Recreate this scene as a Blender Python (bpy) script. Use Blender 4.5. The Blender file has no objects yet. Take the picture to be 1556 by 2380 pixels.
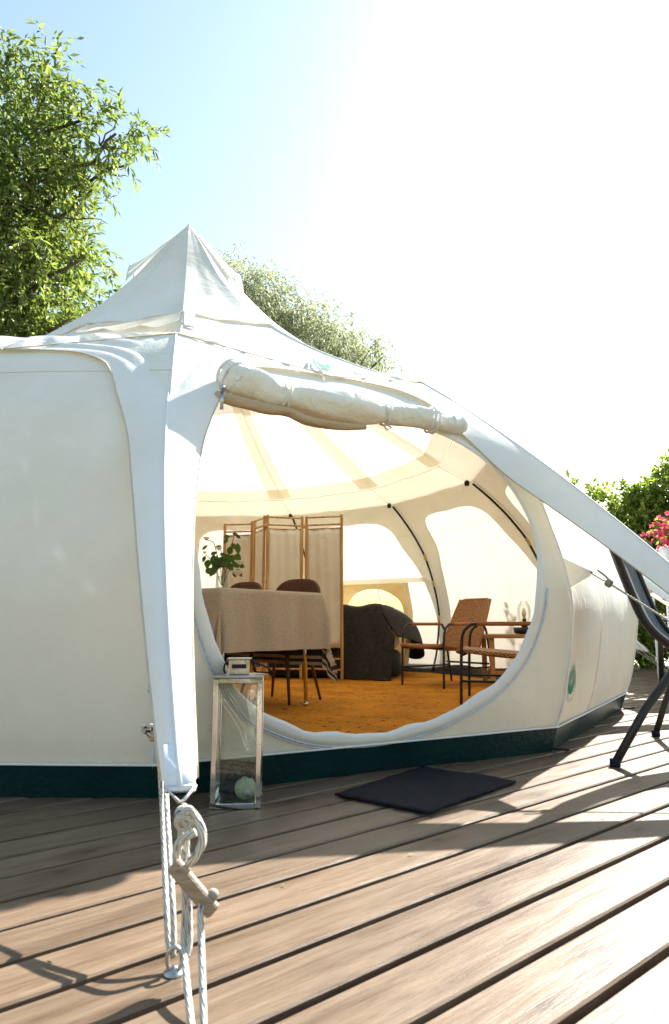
import bpy, math, random
import numpy as np
from mathutils import Vector, Matrix
random.seed(7); rng = np.random.default_rng(7)
sc = bpy.context.scene
COL = sc.collection
R = math.radians

# ------------------------------------------------------------ camera, sky, sun
H_EYE = .55; F = 1556.; TH = math.atan(262/1556.)
cam_d = bpy.data.cameras.new('camera'); cam = bpy.data.objects.new('camera', cam_d); COL.objects.link(cam)
cam.location = (0, 0, H_EYE); cam.rotation_euler = (math.pi/2+TH, 0, 0)
cam_d.sensor_fit = 'HORIZONTAL'; cam_d.sensor_width = 24; cam_d.lens = 24.0
cam_d.clip_start = .05; cam_d.clip_end = 600
cam_d.dof.use_dof = True; cam_d.dof.focus_distance = 4.6; cam_d.dof.aperture_fstop = 7.0
sc.camera = cam
SUN_AZ, SUN_EL = 36.0, 38.5
w = bpy.data.worlds.new('World'); sc.world = w; w.use_nodes = True
nt = w.node_tree; bg = nt.nodes['Background']; sky = nt.nodes.new('ShaderNodeTexSky')
sky.sky_type = 'NISHITA'; sky.sun_disc = False; sky.sun_elevation = R(SUN_EL); sky.sun_rotation = R(SUN_AZ)
sky.air_density = 2.0; sky.dust_density = 1.0; sky.ozone_density = 1.5; sky.altitude = 0
nt.links.new(sky.outputs[0], bg.inputs[0]); bg.inputs[1].default_value = .064
sun_d = bpy.data.lights.new('sun', 'SUN'); sun = bpy.data.objects.new('sun', sun_d); COL.objects.link(sun)
sun_d.energy = 5.0; sun_d.angle = R(.55); sun_d.color = (1, .95, .87)
sdir = Vector((math.sin(R(SUN_AZ))*math.cos(R(SUN_EL)), math.cos(R(SUN_AZ))*math.cos(R(SUN_EL)), math.sin(R(SUN_EL))))
sun.rotation_euler = sdir.to_track_quat('Z', 'Y').to_euler(); sun.location = (6, 8, 9)
sc.view_settings.view_transform = 'Standard'; sc.view_settings.look = 'None'
sc.view_settings.exposure = 1.88; sc.view_settings.gamma = 1; sc.view_settings.use_curve_mapping = False
sc.render.engine = 'CYCLES'; cy = sc.cycles
cy.max_bounces = 12; cy.diffuse_bounces = 10; cy.transmission_bounces = 8; cy.glossy_bounces = 4; cy.transparent_max_bounces = 8
cy.use_denoising = True; cy.caustics_reflective = False; cy.caustics_refractive = False; cy.sample_clamp_indirect = 8

# ------------------------------------------------------------ measuring helpers
def ray(u, v):
    a = (u-778)/F; b = (1190-v)/F
    return np.array([a, math.cos(TH)-b*math.sin(TH), math.sin(TH)+b*math.cos(TH)])
def G(u, v, z=0):
    r = ray(u, v); t = (z-H_EYE)/r[2]; return np.array([0, 0, H_EYE])+r*t
def W(u, v, Y):
    r = ray(u, v); return np.array([0, 0, H_EYE])+r*(Y/r[1])
def PX(p):
    Z = p[2]-H_EYE; d = p[1]*math.cos(TH)+Z*math.sin(TH); q = -p[1]*math.sin(TH)+Z*math.cos(TH)
    return np.array([778+F*p[0]/d, 1190-F*q/d])

# ------------------------------------------------------------ materials
def mat(name):
    m = bpy.data.materials.new(name); m.use_nodes = True; m.node_tree.nodes.clear(); return m
class NB:
    def __init__(s, m): s.t = m.node_tree; s.out = s.n('ShaderNodeOutputMaterial')
    def n(s, typ, **kw):
        x = s.t.nodes.new(typ)
        for k, v in kw.items():
            if k.startswith('i_'): x.inputs[k[2:].replace('_', ' ')].default_value = v
            else: setattr(x, k, v)
        return x
    def l(s, a, b): s.t.links.new(a, b)
def coords(b, scale=(1, 1, 1), kind='Object', seed=True):
    tc = b.n('ShaderNodeTexCoord'); mp = b.n('ShaderNodeMapping'); b.l(tc.outputs[kind], mp.inputs[0])
    mp.inputs['Scale'].default_value = scale
    if seed:
        oi = b.n('ShaderNodeObjectInfo'); mu = b.n('ShaderNodeMath', operation='MULTIPLY'); mu.inputs[1].default_value = 57.
        b.l(oi.outputs['Random'], mu.inputs[0]); b.l(mu.outputs[0], mp.inputs['Location'])
    return mp.outputs[0]
def noise(b, vec, scale, detail=4, rough=.55, dist=0):
    x = b.n('ShaderNodeTexNoise'); x.inputs['Scale'].default_value = scale; x.inputs['Detail'].default_value = detail
    x.inputs['Roughness'].default_value = rough; x.inputs['Distortion'].default_value = dist
    b.l(vec, x.inputs['Vector']); return x.outputs['Fac']
def ramp(b, fac, stops):
    x = b.n('ShaderNodeValToRGB'); e = x.color_ramp.elements
    while len(e) > 1: e.remove(e[-1])
    e[0].position = stops[0][0]; e[0].color = (*stops[0][1], 1)
    for p, c in stops[1:]:
        k = e.new(p); k.color = (*c, 1)
    b.l(fac, x.inputs[0]); return x.outputs[0]
def bump(b, h, strength, dist, normal=None):
    x = b.n('ShaderNodeBump'); x.inputs['Strength'].default_value = strength; x.inputs['Distance'].default_value = dist
    b.l(h, x.inputs['Height'])
    if normal is not None: b.l(normal, x.inputs['Normal'])
    return x.outputs[0]
def pbsdf(b, color, rough=.6, metal=0, spec=.5, normal=None):
    x = b.n('ShaderNodeBsdfPrincipled')
    if isinstance(color, tuple): x.inputs['Base Color'].default_value = (*color, 1)
    else: b.l(color, x.inputs['Base Color'])
    if isinstance(rough, (int, float)): x.inputs['Roughness'].default_value = rough
    else: b.l(rough, x.inputs['Roughness'])
    x.inputs['Metallic'].default_value = metal; x.inputs['Specular IOR Level'].default_value = spec
    if normal is not None: b.l(normal, x.inputs['Normal'])
    return x
def simple(name, c, rough=.6, metal=0, spec=.5, var=.15, ns=12., bs=.15, bd=.004):
    m = mat(name); b = NB(m); v = coords(b)
    n = noise(b, v, ns, 5)
    lo = tuple(k*(1-var) for k in c); hi = tuple(min(1, k*(1+var)) for k in c)
    col = ramp(b, n, [(.3, lo), (.7, hi)])
    nm = bump(b, noise(b, v, ns*8, 3), bs, bd) if bs else None
    p = pbsdf(b, col, rough, metal, spec, nm); b.l(p.outputs[0], b.out.inputs[0]); return m
def canvas(name, c, tc, tr, weave=700, wr=.25, wscale=2.6):
    """cotton canvas: reflects diffusely and lets part of the light through"""
    m = mat(name); b = NB(m); v = coords(b, kind='Object', seed=False)
    big = noise(b, v, wscale, 5, .6, .6); fine = noise(b, v, weave*.25, 2)
    soil = noise(b, v, 1.1, 6, .7)
    col = ramp(b, soil, [(.25, tuple(k*.86*q for k, q in zip(c, (1, .99, .95)))), (.6, c)])
    nm = bump(b, big, wr, .05); nm = bump(b, fine, .25, .0015, nm)
    d = b.n('ShaderNodeBsdfDiffuse'); b.l(col, d.inputs[0]); b.l(nm, d.inputs['Normal'])
    t = b.n('ShaderNodeBsdfTranslucent'); t.inputs[0].default_value = (*tc, 1); b.l(nm, t.inputs['Normal'])
    mx = b.n('ShaderNodeMixShader'); mx.inputs[0].default_value = tr
    b.l(d.outputs[0], mx.inputs[1]); b.l(t.outputs[0], mx.inputs[2]); b.l(mx.outputs[0], b.out.inputs[0]); return m
M = {}
M['canvas'] = canvas('cream_canvas', (.87, .88, .84), (.97, .93, .83), .168)
M['canvas_roof'] = canvas('roof_canvas', (.88, .89, .89), (.97, .95, .88), .26, wr=.3, wscale=3.4)
M['canvas_flap'] = canvas('flap_canvas', (.88, .89, .90), (.95, .85, .60), .17, wr=.18, wscale=3)
M['canvas_seam'] = canvas('doubled_seam_canvas', (.86, .84, .78), (.97, .92, .78), .48, wr=.15)
M['canvas_door'] = canvas('rolled_door_canvas', (.88, .87, .83), (.9, .85, .7), .10, wr=.5, wscale=9)
M['canvas_tan'] = canvas('tan_door_lining', (.62, .48, .32), (.6, .42, .2), .15, wr=.5, wscale=9)
M['canvas_yellow'] = canvas('yellowed_inner_canvas', (.74, .60, .34), (.9, .68, .3), .3, wr=.6, wscale=7)
M['tape'] = simple('white_webbing', (.78, .80, .84), .8, var=.05, ns=60)
M['piping'] = simple('tan_piping', (.58, .50, .36), .8, var=.1, ns=40)
M['zip'] = simple('grey_blue_zip', (.50, .58, .74), .6, var=.2, ns=90)
M['teal'] = simple('dark_teal_pvc', (.002, .028, .032), .45, spec=.35, var=.2, ns=6, bs=.3, bd=.02)
M['logo'] = simple('green_print', (.0, .26, .19), .8, var=.1, bs=0)
M['black_metal'] = simple('black_painted_steel', (.012, .012, .014), .42, spec=.5, var=.3)
M['black_strap'] = simple('black_webbing', (.01, .01, .012), .8, var=.2, ns=80)
M['chrome'] = simple('polished_steel', (.74, .74, .73), .10, metal=1, var=.04, bs=.05)
M['brushed'] = simple('galvanised_steel', (.5, .5, .5), .35, metal=1, var=.15)
M['brown_velvet'] = simple('brown_upholstery', (.10, .042, .018), .75, var=.2, ns=20)
M['quilt'] = None
M['pot'] = simple('white_planter', (.62, .63, .64), .6, var=.08)
M['stem'] = simple('green_stem', (.06, .10, .03), .6, var=.2)
M['bark'] = simple('bark', (.09, .065, .045), .9, var=.4, ns=14, bs=.8, bd=.03)
M['soil_dark'] = simple('dark_underside', (.03, .024, .018), .9, var=.4)
M['dark_lining'] = simple('dark_groundsheet', (.014, .022, .022), .6, var=.4, bs=.4, bd=.01)
M['screw'] = simple('zinc_screw', (.3, .28, .26), .35, metal=1)

def wood(name, dark, light, axis=(1, 12, 12), rough=.5, knots=True, scale=3., spec=.5):
    m = mat(name); b = NB(m); v = coords(b, scale=axis)
    g = noise(b, v, scale, 8, .62, .5); g2 = noise(b, v, scale*7, 4, .6)
    mx = b.n('ShaderNodeMath', operation='MULTIPLY_ADD'); mx.inputs[1].default_value = .3; b.l(g2, mx.inputs[0]); b.l(g, mx.inputs[2])
    mid = tuple((a+c)/2 for a, c in zip(dark, light))
    col = ramp(b, mx.outputs[0], [(.45, dark), (.62, mid), (.85, light)])
    oi = b.n('ShaderNodeObjectInfo'); hs = b.n('ShaderNodeHueSaturation')
    mr = b.n('ShaderNodeMapRange'); mr.inputs['To Min'].default_value = .84; mr.inputs['To Max'].default_value = 1.12
    b.l(oi.outputs['Random'], mr.inputs[0]); b.l(mr.outputs[0], hs.inputs['Value']); b.l(col, hs.inputs['Color']); col = hs.outputs[0]
    if knots:
        vo = b.n('ShaderNodeTexVoronoi'); vo.voronoi_dimensions = '2D'; vo.inputs['Scale'].default_value = 1.6; v2 = coords(b, scale=(1.15, 2.7, 2.7)); b.l(v2, vo.inputs['Vector'])
        k = ramp(b, vo.outputs['Distance'], [(.0, (.16, .12, .10)), (.035, (.30, .24, .19)), (.05, (.62, .56, .5)), (.09, (.70, .62, .54)), (.2, (1, 1, 1))])
        mm = b.n('ShaderNodeMixRGB', blend_type='MULTIPLY'); mm.inputs[0].default_value = .8; b.l(col, mm.inputs[1]); b.l(k, mm.inputs[2]); col = mm.outputs[0]
        st = noise(b, coords(b, scale=(1, 1.4, 1)), 1.7, 5, .7)
        k2 = ramp(b, st, [(.35, (.78, .76, .74)), (.6, (1, 1, 1))])
        fg = noise(b, coords(b, scale=(6, 190, 190)), 2.2, 5, .75); k3 = ramp(b, fg, [(.36, (.58, .54, .50)), (.50, (1, 1, 1)), (.7, (1.0, 1.0, 1.0))])
        m3 = b.n('ShaderNodeMixRGB', blend_type='MULTIPLY'); m3.inputs[0].default_value = .75; b.l(col, m3.inputs[1]); b.l(k3, m3.inputs[2]); col = m3.outputs[0]
        mm = b.n('ShaderNodeMixRGB', blend_type='MULTIPLY'); mm.inputs[0].default_value = .7; b.l(col, mm.inputs[1]); b.l(k2, mm.inputs[2]); col = mm.outputs[0]
    nm = bump(b, mx.outputs[0], .35, .004)
    rr = b.n('ShaderNodeMapRange'); rr.inputs['To Min'].default_value = rough-.1; rr.inputs['To Max'].default_value = rough+.14; b.l(g, rr.inputs[0])
    p = pbsdf(b, col, rr.outputs[0], 0, spec, nm); b.l(p.outputs[0], b.out.inputs[0]); return m
M['deck'] = wood('oiled_deck_boards', (.108, .070, .045), (.225, .162, .110), rough=.40, scale=3.2, spec=.25)
M['chair_wood'] = wood('walnut_legs', (.05, .022, .010), (.12, .055, .026), knots=False)
M['toggle'] = wood('toggle_wood', (.20, .13, .075), (.42, .32, .22), knots=False, scale=20)
M['table_wood'] = wood('oak_side_table', (.30, .15, .045), (.46, .27, .09), knots=False)
def bamboo():
    m = mat('bamboo'); b = NB(m); v = coords(b, scale=(30, 30, 2))
    n = noise(b, v, 1.2, 5); col = ramp(b, n, [(.3, (.34, .17, .045)), (.55, (.58, .34, .10)), (.75, (.72, .47, .18))])
    p = pbsdf(b, col, .4); b.l(p.outputs[0], b.out.inputs[0]); return m
M['bamboo'] = bamboo()
def fabric(name, c, ns=220, var=.25, bs=.5, stripes=None, aniso=(1, 1, 1), bd=.003):
    m = mat(name); b = NB(m); v = coords(b, scale=aniso, seed=False)
    n = noise(b, v, ns, 3); n2 = noise(b, v, 7, 4)
    lo = tuple(k*(1-var) for k in c); hi = tuple(k*(1+var) for k in c)
    col = ramp(b, n, [(.3, lo), (.7, hi)])
    nm = bump(b, n, bs, bd); nm = bump(b, n2, .3, .02, nm)
    p = pbsdf(b, col, .9, 0, .2, nm); b.l(p.outputs[0], b.out.inputs[0]); return m
M['linen'] = fabric('taupe_linen', (.52, .45, .37), aniso=(1, 1, 3.5), ns=90)
M['linen_stripe'] = fabric('charcoal_linen_stripe', (.045, .048, .04), ns=120)
M['quilt'] = fabric('charcoal_quilt', (.034, .034, .032), ns=26, var=.28, bs=.7, aniso=(1, 1, 2.2), bd=.012)
M['mat'] = fabric('navy_doormat', (.009, .011, .016), ns=130, var=.6, bs=.8, aniso=(4, 1, 1))
M['sling'] = fabric('grey_sling', (.13, .15, .17), ns=200, var=.2)
M['pad'] = fabric('navy_padding', (.012, .016, .026), ns=60)
M['screen_cloth'] = canvas('screen_cotton', (.90, .87, .76), (.9, .8, .56), .12, wr=.35, wscale=5)
M['mattress'] = fabric('white_mattress', (.7, .68, .62))
def coir():
    m = mat('coir_matting'); b = NB(m); v = coords(b, seed=False)
    n = noise(b, v, 85, 4, .75); n2 = noise(b, v, 3.0, 5); n3 = noise(b, v, 20, 3, .6)
    col = ramp(b, n, [(.30, (.14, .04, .004)), (.42, (.58, .22, .014)), (.66, (.82, .36, .035))])
    k = ramp(b, n3, [(.33, (.10, .08, .07)), (.40, (1, 1, 1))])
    mm = b.n('ShaderNodeMixRGB', blend_type='MULTIPLY'); mm.inputs[0].default_value = .8; b.l(col, mm.inputs[1]); b.l(k, mm.inputs[2])
    k = ramp(b, n2, [(.3, (.66, .62, .6)), (.62, (1, 1, 1))])
    m2 = b.n('ShaderNodeMixRGB', blend_type='MULTIPLY'); m2.inputs[0].default_value = 1; b.l(mm.outputs[0], m2.inputs[1]); b.l(k, m2.inputs[2])
    p = pbsdf(b, m2.outputs[0], .95, 0, .15, bump(b, n, 1, .008)); b.l(p.outputs[0], b.out.inputs[0]); return m
M['coir'] = coir()
def wicker():
    m = mat('woven_rattan'); b = NB(m); v = coords(b, seed=False)
    w1 = b.n('ShaderNodeTexWave'); w1.inputs['Scale'].default_value = 32; w1.bands_direction = 'DIAGONAL'; w1.inputs['Distortion'].default_value = 3.; w1.inputs['Detail'].default_value = 2; b.l(v, w1.inputs[0])
    n = noise(b, v, 60, 4)
    ad = b.n('ShaderNodeMath', operation='MULTIPLY_ADD'); ad.inputs[1].default_value = .7; b.l(w1.outputs['Fac'], ad.inputs[0]); b.l(n, ad.inputs[2])
    col = ramp(b, ad.outputs[0], [(.50, (.035, .010, .003)), (.66, (.26, .085, .02)), (.98, (.60, .30, .11))])
    p = pbsdf(b, col, .5, 0, .5, bump(b, ad.outputs[0], .9, .008)); b.l(p.outputs[0], b.out.inputs[0]); return m
M['wicker'] = wicker()
M['rattan_wrap'] = wood('rattan_wrap', (.26, .085, .02), (.48, .20, .06), axis=(60, 60, 60), knots=False)
def rope_m():
    m = mat('braided_rope'); b = NB(m); tc = b.n('ShaderNodeUVMap'); mp = b.n('ShaderNodeMapping'); b.l(tc.outputs[0], mp.inputs[0])
    ch = b.n('ShaderNodeTexWave'); ch.bands_direction = 'DIAGONAL'; ch.inputs['Scale'].default_value = 9; ch.inputs['Distortion'].default_value = .4; b.l(mp.outputs[0], ch.inputs[0])
    fl = noise(b, mp.outputs[0], 5.5, 1)
    c1 = ramp(b, fl, [(.585, (.74, .73, .68)), (.62, (.04, .06, .16)), (.67, (.74, .73, .68))])
    c2 = ramp(b, ch.outputs['Fac'], [(.15, (.42, .40, .36)), (.55, (1, 1, 1))])
    mm = b.n('ShaderNodeMixRGB', blend_type='MULTIPLY'); mm.inputs[0].default_value = 1; b.l(c1, mm.inputs[1]); b.l(c2, mm.inputs[2])
    p = pbsdf(b, mm.outputs[0], .8, 0, .2, bump(b, ch.outputs['Fac'], .7, .0015)); b.l(p.outputs[0], b.out.inputs[0]); return m
M['rope'] = rope_m()
def glass(name, tint=(.95, .98, .97), mixd=.12, rough=.0):
    m = mat(name); b = NB(m)
    t = b.n('ShaderNodeBsdfTransparent'); t.inputs[0].default_value = (*tint, 1)
    g = b.n('ShaderNodeBsdfGlossy'); g.inputs['Roughness'].default_value = rough+.02
    fr = b.n('ShaderNodeLayerWeight'); fr.inputs['Blend'].default_value = .35
    mr = b.n('ShaderNodeMapRange'); mr.inputs['To Min'].default_value = mixd*.35; mr.inputs['To Max'].default_value = .5; b.l(fr.outputs['Fresnel'], mr.inputs[0])
    mx = b.n('ShaderNodeMixShader'); b.l(mr.outputs[0], mx.inputs[0]); b.l(t.outputs[0], mx.inputs[1]); b.l(g.outputs[0], mx.inputs[2]); b.l(mx.outputs[0], b.out.inputs[0]); return m
M['glass'] = glass('thin_glass'); M['vinyl'] = glass('window_vinyl', (.92, .94, .97), .02, .1)
def leafm(name, lo, hi, tl, tr=.4, rough=.45):
    m = mat(name); b = NB(m); g = b.n('ShaderNodeNewGeometry')
    col = ramp(b, g.outputs['Random Per Island'], [(0, lo), (.55, tuple((a+c)/2 for a, c in zip(lo, hi))), (1, hi)])
    p = pbsdf(b, col, rough, 0, .45); t = b.n('ShaderNodeBsdfTranslucent')
    mm = b.n('ShaderNodeMixRGB', blend_type='MULTIPLY'); mm.inputs[0].default_value = 1; mm.inputs[2].default_value = (*tl, 1)
    b.l(col, mm.inputs[1]); b.l(mm.outputs[0], t.inputs[0])
    mx = b.n('ShaderNodeMixShader'); mx.inputs[0].default_value = tr; b.l(p.outputs[0], mx.inputs[1]); b.l(t.outputs[0], mx.inputs[2]); b.l(mx.outputs[0], b.out.inputs[0]); return m
M['leaf_ash'] = leafm('ash_leaf', (.045, .075, .02), (.19, .235, .08), (2.2, 2.2, 1.2), .45)
M['leaf_willow_hazed'] = leafm('hazed_willow_leaf', (.22, .25, .15), (.46, .49, .35), (1.2, 1.2, 1.0), .5, .5)  # leaf colours lightened to stand for flare haze washing over the tree
M['leaf_hedge'] = leafm('hedge_leaf', (.045, .08, .014), (.22, .29, .06), (2.2, 2.1, .9), .42)
M['petal'] = leafm('cream_petal', (.93, .91, .80), (.97, .96, .90), (1, .98, .9), .45, .6)
M['pink_petal'] = leafm('pink_petal', (.55, .05, .13), (.75, .14, .26), (1.2, .9, .9), .4, .5)
M['leaf_rose'] = leafm('rose_leaf', (.03, .07, .012), (.10, .18, .035), (1.6, 1.6, .8), .25)

# ------------------------------------------------------------ mesh helpers
class MB:
    def __init__(s): s.v = []; s.f = []; s.uv = None
    def add(s, v, f):
        o = len(s.v); s.v += [tuple(map(float, p)) for p in v]; s.f += [tuple(o+i for i in q) for q in f]; return s
    def box(s, c, d, rz=0, ax=None, ch=0):
        """box at centre c, size d; ax = 3x3 rows of axes"""
        c = np.array(c, float)
        A = np.eye(3) if ax is None else np.array(ax, float)
        if rz: cz, sz = math.cos(rz), math.sin(rz); A = np.array([[cz, sz, 0], [-sz, cz, 0], [0, 0, 1]])
        hx, hy, hz = [k/2 for k in d]
        if not ch:
            P = [(x, y, z) for x in (-hx, hx) for y in (-hy, hy) for z in (-hz, hz)]
            Fs = [(0, 1, 3, 2), (4, 6, 7, 5), (0, 4, 5, 1), (2, 3, 7, 6), (0, 2, 6, 4), (1, 5, 7, 3)]
        else:
            P = []; ch = min(ch, hx*.9, hy*.9, hz*.9)
            for z, q in ((-hz, ch), (-hz+ch, 0), (hz-ch, 0), (hz, ch)):
                a, b_ = hx-q, hy-q
                e = ch
                P += [(-a+e, -b_, z), (a-e, -b_, z), (a, -b_+e, z), (a, b_-e, z), (a-e, b_, z), (-a+e, b_, z), (-a, b_-e, z), (-a, -b_+e, z)]
            Fs = [tuple(range(7, -1, -1)), tuple(range(24, 32))]
            for L in range(3):
                for i in range(8): Fs.append((L*8+i, L*8+(i+1) % 8, L*8+8+(i+1) % 8, L*8+8+i))
        return s.add([c+p[0]*A[0]+p[1]*A[1]+p[2]*A[2] for p in P], Fs)
    def tube(s, pts, r, n=8, cap=True, flat=1.0, up=None):
        pts = [np.array(p, float) for p in pts]; m = len(pts)
        rr = r if hasattr(r, '__len__') else [r]*m
        tans = []
        for i in range(m):
            t = pts[min(i+1, m-1)]-pts[max(i-1, 0)]; tans.append(t/(np.linalg.norm(t)+1e-9))
        ref = np.array(up if up is not None else ((0, 0, 1) if abs(tans[0][2]) < .9 else (1, 0, 0)), float)
        a = np.cross(ref, tans[0]); a /= np.linalg.norm(a)
        V = []
        for i in range(m):
            a = a-tans[i]*(a@tans[i]); a /= np.linalg.norm(a)+1e-9; b_ = np.cross(tans[i], a)
            for j in range(n):
                th = 2*math.pi*j/n; V.append(pts[i]+rr[i]*(math.cos(th)*a+flat*math.sin(th)*b_))
        Fs = [(i*n+j, i*n+(j+1) % n, (i+1)*n+(j+1) % n, (i+1)*n+j) for i in range(m-1) for j in range(n)]
        if cap: Fs += [tuple(range(n-1, -1, -1)), tuple((m-1)*n+j for j in range(n))]
        return s.add(V, Fs)
    def lathe(s, prof, c, n=24, cap=True):
        V = [(c[0]+r*math.cos(2*math.pi*j/n), c[1]+r*math.sin(2*math.pi*j/n), c[2]+z) for r, z in prof for j in range(n)]
        m = len(prof); Fs = [(i*n+j, i*n+(j+1) % n, (i+1)*n+(j+1) % n, (i+1)*n+j) for i in range(m-1) for j in range(n)]
        if cap: Fs += [tuple(range(n-1, -1, -1)), tuple((m-1)*n+j for j in range(n))]
        return s.add(V, Fs)
    def grid(s, fn, nu, nv):
        V = [fn(i/nu, j/nv) for i in range(nu+1) for j in range(nv+1)]
        Fs = [(i*(nv+1)+j, (i+1)*(nv+1)+j, (i+1)*(nv+1)+j+1, i*(nv+1)+j+1) for i in range(nu) for j in range(nv)]
        return s.add(V, Fs)
    def build(s, name, m, parent=None, smooth=True, thick=0):
        me = bpy.data.meshes.new(name); me.from_pydata(s.v, [], s.f); me.update()
        if smooth: me.polygons.foreach_set('use_smooth', [True]*len(me.polygons))
        me.materials.append(m if not isinstance(m, str) else M[m])
        o = bpy.data.objects.new(name, me); COL.objects.link(o)
        if parent is not None: o.parent = parent; o.matrix_parent_inverse = parent.matrix_world.inverted()
        if thick:
            so = o.modifiers.new('thickness', 'SOLIDIFY'); so.thickness = thick; so.offset = 0
        return o
def sharp(o, ang=35):
    me = o.data
    try: me.set_sharp_from_angle(angle=R(ang))
    except Exception: pass
    return o
def thing(name, label, cat, loc, group=None, rz=0):
    o = bpy.data.objects.new(name, None); COL.objects.link(o); o.location = [float(k) for k in loc]; o.rotation_euler = (0, 0, rz)
    o['label'] = label; o['category'] = cat
    if group: o['group'] = group
    o.matrix_world = Matrix.LocRotScale(o.location, o.rotation_euler, None)
    o.empty_display_size = .1
    return o
def tag(o, label, cat, group=None):
    o['label'] = label; o['category'] = cat
    if group: o['group'] = group
    return o
def copy_tree(o, parent=None):
    c = o.copy(); COL.objects.link(c)
    if parent is not None: c.parent = parent
    for ch in list(o.children): copy_tree(ch, c)
    return c
def smoothpath(P, n):
    """Catmull-Rom through P"""
    P = [np.array(p, float) for p in P]; Q = [2*P[0]-P[1]]+P+[2*P[-1]-P[-2]]; out = []
    seg = len(P)-1
    for k in range(n+1):
        t = k/n*seg; i = min(int(t), seg-1); f = t-i; a, b_, c, d = Q[i:i+4]
        out.append(.5*((2*b_)+(-a+c)*f+(2*a-5*b_+4*c-d)*f*f+(-a+3*b_-3*c+d)*f**3))
    return out
def rope_uv(o, n, per):
    """uv for a tube rope: v along the length in metres"""
    me = o.data; uvl = me.uv_layers.new(name='UVMap'); co = [v.co for v in me.vertices]
    m = len(co)//n; L = [0]
    for i in range(1, m): L.append(L[-1]+(co[i*n]-co[(i-1)*n]).length)
    d = np.zeros(len(me.loops)*2)
    for p in me.polygons:
        wrap = any((me.loops[li].vertex_index % n) == n-1 for li in p.loop_indices)
        for li in p.loop_indices:
            vi = me.loops[li].vertex_index; j = vi % n; i = min(vi//n, m-1)
            jj = n if (wrap and j == 0) else j
            d[2*li] = jj/n*.6; d[2*li+1] = L[i]*per
    uvl.data.foreach_set('uv', d)
def rope(pts, r, parent, name='guy_rope', n=8, res=None):
    mb = MB().tube(smoothpath(pts, res or max(8, 6*len(pts))), r, n); o = mb.build(name, 'rope', parent); rope_uv(o, n, .022/r); return o

# ------------------------------------------------------------ ground and deck
def ground_mat():
    m = mat('grass_ground'); b = NB(m); v = coords(b, seed=False); n = noise(b, v, 2.5, 8, .7); n2 = noise(b, v, 60, 3)
    col = ramp(b, n, [(.3, (.05, .07, .02)), (.6, (.10, .12, .04)), (.8, (.14, .12, .07))])
    p = pbsdf(b, col, .95, 0, .1, bump(b, n2, .8, .04)); b.l(p.outputs[0], b.out.inputs[0]); return m
g = MB(); g.grid(lambda a, b_: ((a-.5)*500, (b_-.5)*500+100, -.30+.02*math.sin(a*40)*math.cos(b_*37)), 60, 60)
go = g.build('ground', ground_mat()); go['kind'] = 'structure'
PH = R(49.5); bx = np.array([math.sin(PH), math.cos(PH)]); bn = np.array([math.cos(PH), -math.sin(PH)])
PITCH = .1375; BW = .1205; BL = 17.; BT = .030
bm = MB()
NX = 40
# board: chamfered top edges, split along the length
prof = [(-BW/2, -BT), (-BW/2, -.004), (-BW/2+.004, -.0005), (-BW/4, 0), (BW/4, 0), (BW/2-.004, -.0005), (BW/2, -.004), (BW/2, -BT)]
V = [(-BL/2+BL*i/2, y, z) for i in range(3) for y, z in prof]
Fs = [(i*8+j, i*8+(j+1) % 8, (i+1)*8+(j+1) % 8, (i+1)*8+j) for i in range(2) for j in range(8)]+[tuple(range(7, -1, -1)), tuple(range(16, 24))]
bm.add(V, [f[::-1] for f in Fs])
fr = MB()
for k in range(15): # joists under the boards
    c = bx*(-7.5+k*1.05)
    fr.box((c[0]-2.2+1.2*0, c[1]+3.2, -.115), (12., .06, .15), rz=PH*0+math.atan2(bn[1], bn[0]))
fr.box((0+.2, 4.5, -.245), (17, 13, .06), rz=math.atan2(bx[1], bx[0]))
deck = fr.build('deck', 'soil_dark', smooth=False); deck['kind'] = 'structure'
proto = None; k = 0
off0 = -.7202+BW/2+.0065
for i in range(-62, 14):
    off = off0+i*PITCH
    c = bn*off+bx*3.0
    if proto is None:
        proto = bm.build('board', 'deck', deck, smooth=False); o = proto
    else:
        o = proto.copy(); COL.objects.link(o)
    o.location = (c[0], c[1], random.uniform(-.0008, .0008)); o.rotation_euler = (0, 0, math.pi/2-PH+random.uniform(-.0006, .0006))

# ------------------------------------------------------------ the tent
NC = 12; TC = np.array([-1.32, 5.55]); ROT = .22
def dk(k): a = ROT+k*2*math.pi/NC; return np.array([math.sin(a), -math.cos(a)])
WP = [(0, 3.335), (.09, 3.375), (.18, 3.42), (.42, 3.47), (.65, 3.50), (.86, 3.46), (1.12, 3.37), (1.35, 3.25), (1.58, 3.05), (1.75, 2.86), (1.89, 2.67)]
WZ = [p[0] for p in WP]; WR = [p[1] for p in WP]
def wr(z): return float(np.interp(z, WZ, WR))
# smoother radius profile
_zs = np.linspace(0, 1.89, 120); _rs = np.array([wr(z) for z in _zs]); _k = np.ones(9)/9
_rs2 = np.convolve(np.pad(_rs, 4, mode='edge'), _k, 'valid'); _rs2[0] = _rs[0]; _rs2[-1] = _rs[-1]; _rs2[1:4] = _rs[1:4]; _rs2[-4:-1] = _rs[-4:-1]
def wrs(z): return float(np.interp(z, _zs, _rs2))
ZE = 1.89; RE = 2.67
def wall(k, u, z, off=0):
    if z >= ZE-1e-6 and off == 0: return roof(k, u, RE)
    r = wrs(z)+off; a = TC+r*dk(k); b_ = TC+r*dk(k+1); p = a*(1-u)+b_*u
    bil = .012*math.sin(u*math.pi)*math.sin(min(1, z/1.6)*math.pi)
    nrm = (dk(k)+dk(k+1))/2; p = p+nrm*bil
    # soft upright tension folds
    p = p+nrm*.004*math.sin(u*19+k*2.1+z*2.2)*min(1, z*2)
    return np.array([p[0], p[1], z])
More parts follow.
